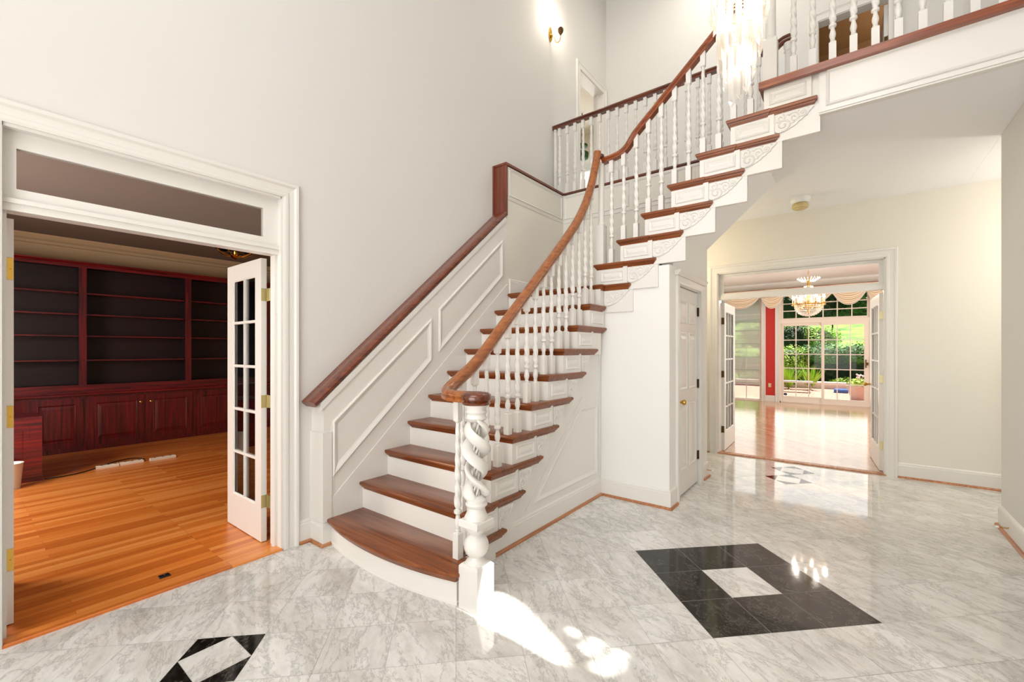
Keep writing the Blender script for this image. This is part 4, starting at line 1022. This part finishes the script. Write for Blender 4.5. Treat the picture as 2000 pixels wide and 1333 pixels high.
for xa, xb, zb, off in ((-2.95, -1.78, 2.53, .0), (-1.95, -1.28, 2.50, .05), (-1.42, -.18, 2.54, 0), (-.42, .42, 2.50, .05), (.28, .72, 2.56, .0), (-3.9, -2.85, 2.53, .05)):
    addswag(xa, xb, zb, off)
ot = thing('wall_outlet', 'cream outlet plate low on the narrow red wall by the garden door', 'outlet', (-1.70, GY, .44))
obj('plate', MB().cham(-1.735, -1.665, GY - .007, GY, .385, .495, .002), M['yplastic'], ot)
obj('socket', MB().box(-1.715, -1.685, GY - .009, GY - .007, .405, .43).box(-1.715, -1.685, GY - .009, GY - .007, .45, .475), M['plastic'], ot)
# crystal chandelier of the dining room
dc = thing('dining_chandelier', 'crystal candle chandelier with a beaded bowl hanging in the dining room', 'chandelier', (-.55, 9, 3.2))
DX, DY = -.55, 9.0
chn = MB()
for k in range(16):
    z = 3.19 - k * .035; rr = [(DX + (.009 if k % 2 else 0) * math.cos(t_ * 2 * PI / 8), DY + (0 if k % 2 else .009) * math.cos(t_ * 2 * PI / 8), z - .018 + .022 * math.sin(t_ * 2 * PI / 8)) for t_ in range(8)]
    chn.tube(rr + [rr[0]], .003, 4)
obj('chain', chn, M['brass'], dc)
obj('stem', MB().lathe([(.01, 2.64), (.04, 2.60), (.02, 2.55), (.03, 2.50), (.012, 2.40), (.03, 2.30), (.015, 2.2), (.02, 2.02), (.001, 2.0)], (DX, DY, 0), 14), M['brass'], dc, True)
ring = MB(); ring.tube([(DX + .24 * math.cos(a), DY + .24 * math.sin(a), 2.17) for a in [2 * PI * k / 32 for k in range(33)]], .007, 6)
obj('ring', ring, M['brass'], dc, True)
def oct_(mb, c, r, h):
    x, y, z = c
    mb.add([(x + r, y, z), (x, y + r, z), (x - r, y, z), (x, y - r, z), (x, y, z + h), (x, y, z - h)], [(0, 1, 4), (1, 2, 4), (2, 3, 4), (3, 0, 4), (1, 0, 5), (2, 1, 5), (3, 2, 5), (0, 3, 5)])
beads = MB()
for j in range(9):
    t_ = j / 8; r = .20 * math.cos(t_ * PI / 2 * .96); z = 2.15 - .17 * math.sin(t_ * PI / 2); n = max(6, int(2 * PI * r / .024))
    for k in range(n): oct_(beads, (DX + r * math.cos(2 * PI * (k + .5 * (j % 2)) / n), DY + r * math.sin(2 * PI * (k + .5 * (j % 2)) / n), z), .011, .014)
bo = obj('beaded_bowl', beads, M['crystal'], dc); bo['kind'] = 'stuff'
beads = MB()
for j in range(8):
    r = .06 + .10 * (j / 7) ** .7; z = 2.48 - j * .036; n = int(2 * PI * r / .028)
    for k in range(n): oct_(beads, (DX + r * math.cos(2 * PI * k / n + j), DY + r * math.sin(2 * PI * k / n + j), z), .011, .016)
for r, z in ((.16, 2.62), (.13, 2.60), (.10, 2.58)):
    for k in range(20): oct_(beads, (DX + r * math.cos(k * PI / 10), DY + r * math.sin(k * PI / 10), z), .010, .018)
bo = obj('beaded_crown', beads, M['crystal'], dc); bo['kind'] = 'stuff'
for k in range(10):
    a = 2 * PI * k / 10 + .2; c0, s0 = math.cos(a), math.sin(a)
    am = MB().tube(smoothp([(DX + .05 * c0, DY + .05 * s0, 2.16), (DX + .15 * c0, DY + .15 * s0, 2.10), (DX + .20 * c0, DY + .20 * s0, 2.13), (DX + .228 * c0, DY + .228 * s0, 2.19)]), .006, 6)
    am.lathe([(.006, 2.185), (.026, 2.195), (.024, 2.20), (.006, 2.20)], (DX + .228 * c0, DY + .228 * s0, 0), 10)
    ao = obj('arm', am, M['brass'], dc, True)
    obj('candle', MB().lathe([(.009, 2.20), (.009, 2.275), (.001, 2.276)], (DX + .228 * c0, DY + .228 * s0, 0), 8), M['candle'], ao)
    obj('flame_bulb', MB().lathe([(.004, 2.276), (.011, 2.295), (.008, 2.315), (.001, 2.335)], (DX + .228 * c0, DY + .228 * s0, 0), 8), M['bulb2'], ao, True)
for k in range(5):
    a = 2 * PI * k / 5 + .2
    light('dining_candle_light', 'POINT', (DX + .24 * math.cos(a), DY + .24 * math.sin(a), 2.36), 4, (1, .9, .76), shadow_soft_size=.015)

# ================================================================== FOYER CHANDELIER AND FITTINGS
fc = thing('foyer_chandelier', 'glowing tiered crystal prism chandelier hanging over the stair hall', 'chandelier', (cx, cy, 7.2))
X0, Y0 = -.522, 2.905
fr_ = MB().tube([(X0, Y0, 7.2), (X0, Y0, 3.05)], .008, 8)
fr_.lathe([(.07, 7.2), (.07, 7.17), (.02, 7.15)], (X0, Y0, 0), 16)
obj('rod', fr_, M['brass'], fc, True)
tiers = [(.155, 3.385, .34, 22), (.13, 3.40, .30, 14), (.112, 3.13, .34, 17), (.085, 3.15, .30, 9), (.082, 3.01, .30, 10), (.050, 2.90, .32, 8), (.165, 3.66, .34, 20)]
random.seed(3)
for r, zb, L, n in tiers:
    z_t = zb + L
    rg = MB().tube([(X0 + r * math.cos(a), Y0 + r * math.sin(a), z_t + .004) for a in [2 * PI * k / 24 for k in range(25)]], .004, 5)
    for a in (0, PI / 2, PI, 3 * PI / 2): rg.tube([(X0, Y0, z_t + .004), (X0 + r * math.cos(a), Y0 + r * math.sin(a), z_t + .004)], .003, 4)
    obj('tier_ring', rg, M['brass'], fc)
    for k in range(n):
        a = 2 * PI * k / n + random.uniform(-.04, .04); px, py = X0 + r * math.cos(a), Y0 + r * math.sin(a)
        dz = random.uniform(-.02, .02) + .035 * math.sin(a * 1 + r * 20)
        w_ = .0105; m_ = MB(); tri = []
        for q_ in range(3):
            b_ = a + PI / 2 + q_ * 2 * PI / 3; tri.append((w_ * 1.3 * math.cos(b_), w_ * 1.3 * math.sin(b_)))
        zb_ = zb + dz; ct = [zb_ + .0, zb_ + .03, zb_ + .045]
        vs = [(px + x, py + y, z_t) for x, y in tri] + [(px + tri[i][0], py + tri[i][1], ct[i]) for i in range(3)]
        m_.add(vs, [(0, 1, 2), (5, 4, 3), (0, 3, 4, 1), (1, 4, 5, 2), (2, 5, 3, 0)])
        obj('crystal_prism', m_, M['crystal'], fc)
for z in (3.34, 3.58):
    for k in range(3):
        a = 2 * PI * k / 3 + z; bm_ = MB().sphere((X0 + .06 * math.cos(a), Y0 + .06 * math.sin(a), z), .019, 7, sz=1.4)
        obj('bulb', bm_, M['bulb'], fc, True)
light('foyer_chandelier_light', 'POINT', (X0, Y0, 3.42), 9, (1, .93, .82), shadow_soft_size=.06)
light('foyer_chandelier_light_lower', 'POINT', (X0, Y0, 3.12), 5, (1, .94, .85), shadow_soft_size=.03)
light('foyer_chandelier_light_upper', 'POINT', (X0, Y0, 3.66), 6, (1, .93, .82), shadow_soft_size=.06)

sn = thing('wall_sconce', 'polished brass wall sconce with lit bulb high on the left wall', 'sconce', (W, 4.845, 5.5))
SY = 4.845; SX = W
bp_ = MB().prism([(-.035, .0), (0, -.05), (.035, 0), (.04, .06), (.03, .12), (0, .16), (-.03, .12), (-.04, .06)], lambda u, v, h: (SX + h, SY + u, 5.50 + v), 0, .012)
bp_.lathe([(.02, 0), (.024, .012), (.012, .03), (.001, .034)], (0, 0, 0), 14)
n_ = len([0]); k0 = 16
bp_.v = bp_.v[:k0] + [(SX + .012 + z, SY + x, 5.53 + y) for x, y, z in bp_.v[k0:]]
obj('backplate', bp_, M['brass'], sn, True)
obj('arm', MB().tube(smoothp([(SX + .03, SY, 5.53), (SX + .055, SY + .02, 5.50), (SX + .075, SY + .02, 5.44), (SX + .11, SY + .02, 5.415), (SX + .14, SY + .02, 5.44), (SX + .15, SY + .02, 5.50)]), .006, 8), M['brass'], sn, True)
obj('cup', MB().lathe([(.008, 5.49), (.012, 5.50), (.032, 5.53), (.038, 5.56), (.034, 5.575), (.014, 5.58), (.014, 5.60), (.001, 5.60)], (SX + .15, SY + .02, 0), 18), M['dbrass'], sn, True)
obj('bulb', MB().lathe([(.009, 5.60), (.009, 5.635), (.017, 5.65), (.022, 5.672), (.014, 5.70), (.001, 5.72)], (SX + .15, SY + .02, 0), 16), M['bulb2'], sn, True)
light('sconce_light', 'POINT', (SX + .15, SY + .02, 5.76), 9, (1, .88, .72), shadow_soft_size=.03)

sm = thing('smoke_alarm', 'round white smoke alarm with yellowed cover on the hall ceiling', 'smoke alarm', (-.43, 5.82, CZ))
obj('base', MB().lathe([(.098, CZ), (.098, CZ - .02), (.088, CZ - .05), (.075, CZ - .062), (.001, CZ - .062)], (-.43, 5.80, 0), 28), M['wplastic'], sm, True)
obj('cover', MB().lathe([(.060, CZ - .062), (.062, CZ - .078), (.078, CZ - .082), (.080, CZ - .106), (.074, CZ - .116), (.055, CZ - .120), (.052, CZ - .130), (.001, CZ - .132)], (-.43, 5.80, 0), 28), M['yplastic'], sm, True)
def doorstop(name, p, dirv, label):
    t_ = thing(name, label, 'door stop', p); D_ = Vector(dirv).normalized(); P_ = Vector(p)
    sp_ = [tuple(P_ + D_ * (.002 + .055 * j / 60) + Vector((0, 0, 1)) * .006 * math.sin(j * 1.0) + D_.cross(Vector((0, 0, 1))) * .006 * math.cos(j * 1.0)) for j in range(61)]
    obj('spring', MB().tube(sp_, .0016, 4), M['brass'], t_)
    obj('tip', MB().tube([tuple(P_ + D_ * .055), tuple(P_ + D_ * .072)], .008, 8), M['wplastic'], t_)
doorstop('door_stop', (RW - .016, 4.78, .075), (-1, -.1, 0), 'little brass spring door stop low on the right-hand baseboard')
doorstop('door_stop', (-1.224, 5.03, .09), (1, 0, 0), 'little brass spring door stop at the foot of the wall past the closet')

# ================================================================== GARDEN
struct('floor_terrace', MB().box(-7, 6, GY + .15, 20.6, -.3, -.1), M['brick'])
gr = MB(); nx, ny = 30, 30; vs = []
for j in range(ny + 1):
    for i in range(nx + 1):
        x = -16 + 32 * i / nx; y = 20.6 + 30 * j / ny; z = -.1 + max(0, (y - 24) * .17) + .1 * math.sin(x * .7 + y * .4)
        if j == 0: z = -.12
        vs.append((x, y, z))
gr.add(vs, [(j * (nx + 1) + i, j * (nx + 1) + i + 1, (j + 1) * (nx + 1) + i + 1, (j + 1) * (nx + 1) + i) for j in range(ny) for i in range(nx)])
tag(obj('lawn', gr, M['lawn'], None, True), 'sloping green lawn rising behind the terrace shrubs', 'lawn', kind='stuff')
tag(obj('stone_edging', MB().cham(-7, 6, 20.6, 20.95, -.1, .16, .02).box(-7, 6, 20.62, 20.9, -.3, -.1), M['stone']), 'low pale stone edging wall behind the brick terrace', 'edging')
bn = thing('garden_bench', 'low pale metal garden bench standing on the terrace left of centre', 'bench', (-1.5, 18.5, -.1))
obj('seat', MB().cham(-2.15, -1.0, 18.3, 18.65, .26, .30, .01), M['metal'], bn)
for x in (-2.05, -1.1): obj('leg', MB().tube([(x, 18.35, -.1), (x + .04, 18.35, .1), (x, 18.35, .27)], .018, 6).tube([(x, 18.6, -.1), (x + .04, 18.6, .1), (x, 18.6, .27)], .018, 6), M['metal'], bn)
tag(obj('blue_lid', MB().cham(-.42, -.02, 18.9, 19.25, -.1, .03, .02), M['blue']), 'blue plastic box lying on the terrace beside the planter', 'box')
pt = thing('planter', 'big sandy planter of greenery and white flowers outside the sliding door', 'planter', (.22, 16.0, -.1))
obj('pot', MB().lathe([(.15, -.1), (.17, -.08), (.26, .28), (.29, .30), (.29, .36), (.25, .36), (.23, .28), (.001, .27)], (.22, 16.0, 0), 28), M['terracotta'], pt, True)
def leaves(mb, c, r, n, size, sq=1.0):
    for _ in range(n):
        a = random.uniform(0, 2 * PI); u = random.uniform(-.6, 1); rr = (1 - u * u) ** .5 if abs(u) < 1 else 0
        k = random.uniform(.75, 1.05) * (1 + .18 * math.sin(a * 3 + u * 4))
        p = Vector((c[0] + r[0] * rr * math.cos(a) * k, c[1] + r[1] * rr * math.sin(a) * k, c[2] + r[2] * u * k))
        nrm = Vector((math.cos(a) * rr, math.sin(a) * rr, u + .5)).normalized(); nrm = (nrm + Vector([random.uniform(-.6, .6) for _ in range(3)])).normalized()
        t1 = nrm.orthogonal().normalized(); t1.rotate(Matrix.Rotation(random.uniform(0, 6), 3, nrm)); t2 = nrm.cross(t1); s_ = size * random.uniform(.6, 1.3)
        mb.add([p - t1 * s_, p + t2 * s_ * .45, p + t1 * s_, p - t2 * s_ * .45], [(0, 1, 2, 3)])
def foliage(name, label, cat, c, r, n, size, mat, core=None, group=None):
    t_ = thing(name, label, cat, (c[0], c[1], c[2] - r[2]), group)
    m_ = MB(); leaves(m_, c, r, n, size)
    o = obj('foliage', m_, mat, t_); o['kind'] = 'stuff'
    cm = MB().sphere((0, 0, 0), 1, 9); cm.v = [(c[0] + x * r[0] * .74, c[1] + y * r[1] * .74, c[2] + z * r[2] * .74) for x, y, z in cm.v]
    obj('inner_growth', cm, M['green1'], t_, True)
    obj('stem', MB().tube([(c[0], c[1], c[2] - r[2] - .25), (c[0], c[1], c[2])], .05, 6), M['bark'], t_)
    return t_
random.seed(11)
m_ = MB(); leaves(m_, (.22, 16, .42), (.28, .28, .14), 260, .05); o = obj('greenery', m_, M['green3'], pt); o['kind'] = 'stuff'
fm = MB()
for k in range(9):
    x, y, z = .22 + random.uniform(-.1, .12), 16 + random.uniform(-.1, .1), .62 + random.uniform(-.05, .08)
    fm.sphere((x, y, z), .025, 5); fm.tube([(x, y, z), (.22, 16, .4)], .004, 4)
obj('white_flowers', fm, M['flower'], pt, True)
# spiky plant
sk = thing('spiky_plant', 'spiky sword-leaved plant standing up behind the terrace', 'plant', (-1.45, 19.9, -.1))
sm_ = MB()
for cxx in (-1.85, -1.15):
    for k in range(46):
        a = random.uniform(0, 2 * PI); tl_ = random.uniform(.1, .85); L = random.uniform(.8, 1.25)
        b0 = Vector((cxx, 19.9, -.1)); dr = Vector((math.cos(a) * tl_, math.sin(a) * tl_, 1)).normalized(); sd = dr.cross(Vector((0, 0, 1))).normalized() * .03 if tl_ > .01 else Vector((.03, 0, 0))
        m1_ = b0 + dr * L * .55; e_ = b0 + dr * L + Vector((0, 0, -.08 * tl_))
        sm_.add([b0 - sd * .6, b0 + sd * .6, m1_ + sd, e_, m1_ - sd], [(0, 1, 2, 3, 4)])
o = obj('leaf_blades', sm_, M['green3'], sk); o['kind'] = 'stuff'
SH = [('hedge', 'dark clipped hedge mass across the middle of the garden view', (-.9, 22.8, .45), (3.4, .9, .95), 9000, .065, 'green1'),
      ('shrub', 'lime green shrub at the left of the sliding door view', (-2.1, 21.9, 1.0), (1.0, .8, .55), 2600, .055, 'green3'),
      ('shrub', 'mid green rounded shrub behind the spiky plant', (-1.0, 22.2, 1.15), (.8, .7, .5), 2400, .05, 'green2'),
      ('shrub', 'mid green shrub at the right edge of the garden view', (.5, 22.4, 1.15), (1.0, .8, .55), 2800, .055, 'green2'),
      ('shrub', 'tall lime green bush at the upper left of the garden', (-3.2, 24.5, 2.0), (1.3, .9, .8), 3000, .07, 'green3'),
      ('shrub', 'dark round evergreen bush in front of the sloping lawn', (-2.0, 24.0, 1.9), (.7, .7, .75), 2400, .055, 'green1'),
      ('shrub', 'bright small-leaved bush left of the sloping lawn', (-1.1, 24.2, 1.85), (.8, .7, .6), 2600, .055, 'green3'),
      ('shrub', 'low lime ground cover along the right of the terrace edge', (.5, 21.3, .12), (1.2, .3, .2), 900, .06, 'green3'),
      ('shrub', 'leafy green clump at the foot of the spiky plant', (-2.2, 20.9, .25), (.9, .35, .4), 900, .07, 'green2'),
      ('tree', 'dark leafy tree canopy behind the transom window on the left', (-3.2, 30, 4.2), (3.0, 1.6, 2.0), 6000, .12, 'green1'),
      ('tree', 'dark leafy tree canopy behind the transom window on the right', (1.6, 31, 4.3), (3.0, 1.6, 2.0), 6000, .12, 'green2'),
      ('tree', 'deep green tree crown between the two canopies at the back', (-.8, 33, 4.8), (2.4, 1.5, 2.2), 5000, .12, 'green1'),
      ('shrub', 'pale green bush seen through the shaded dining window', (-5.0, 21.5, .9), (1.2, .8, .9), 1200, .09, 'green2')]
for nme, lb, c, r, n, s_, mt in SH: foliage(nme, lb, nme, c, r, n, s_, M[mt])
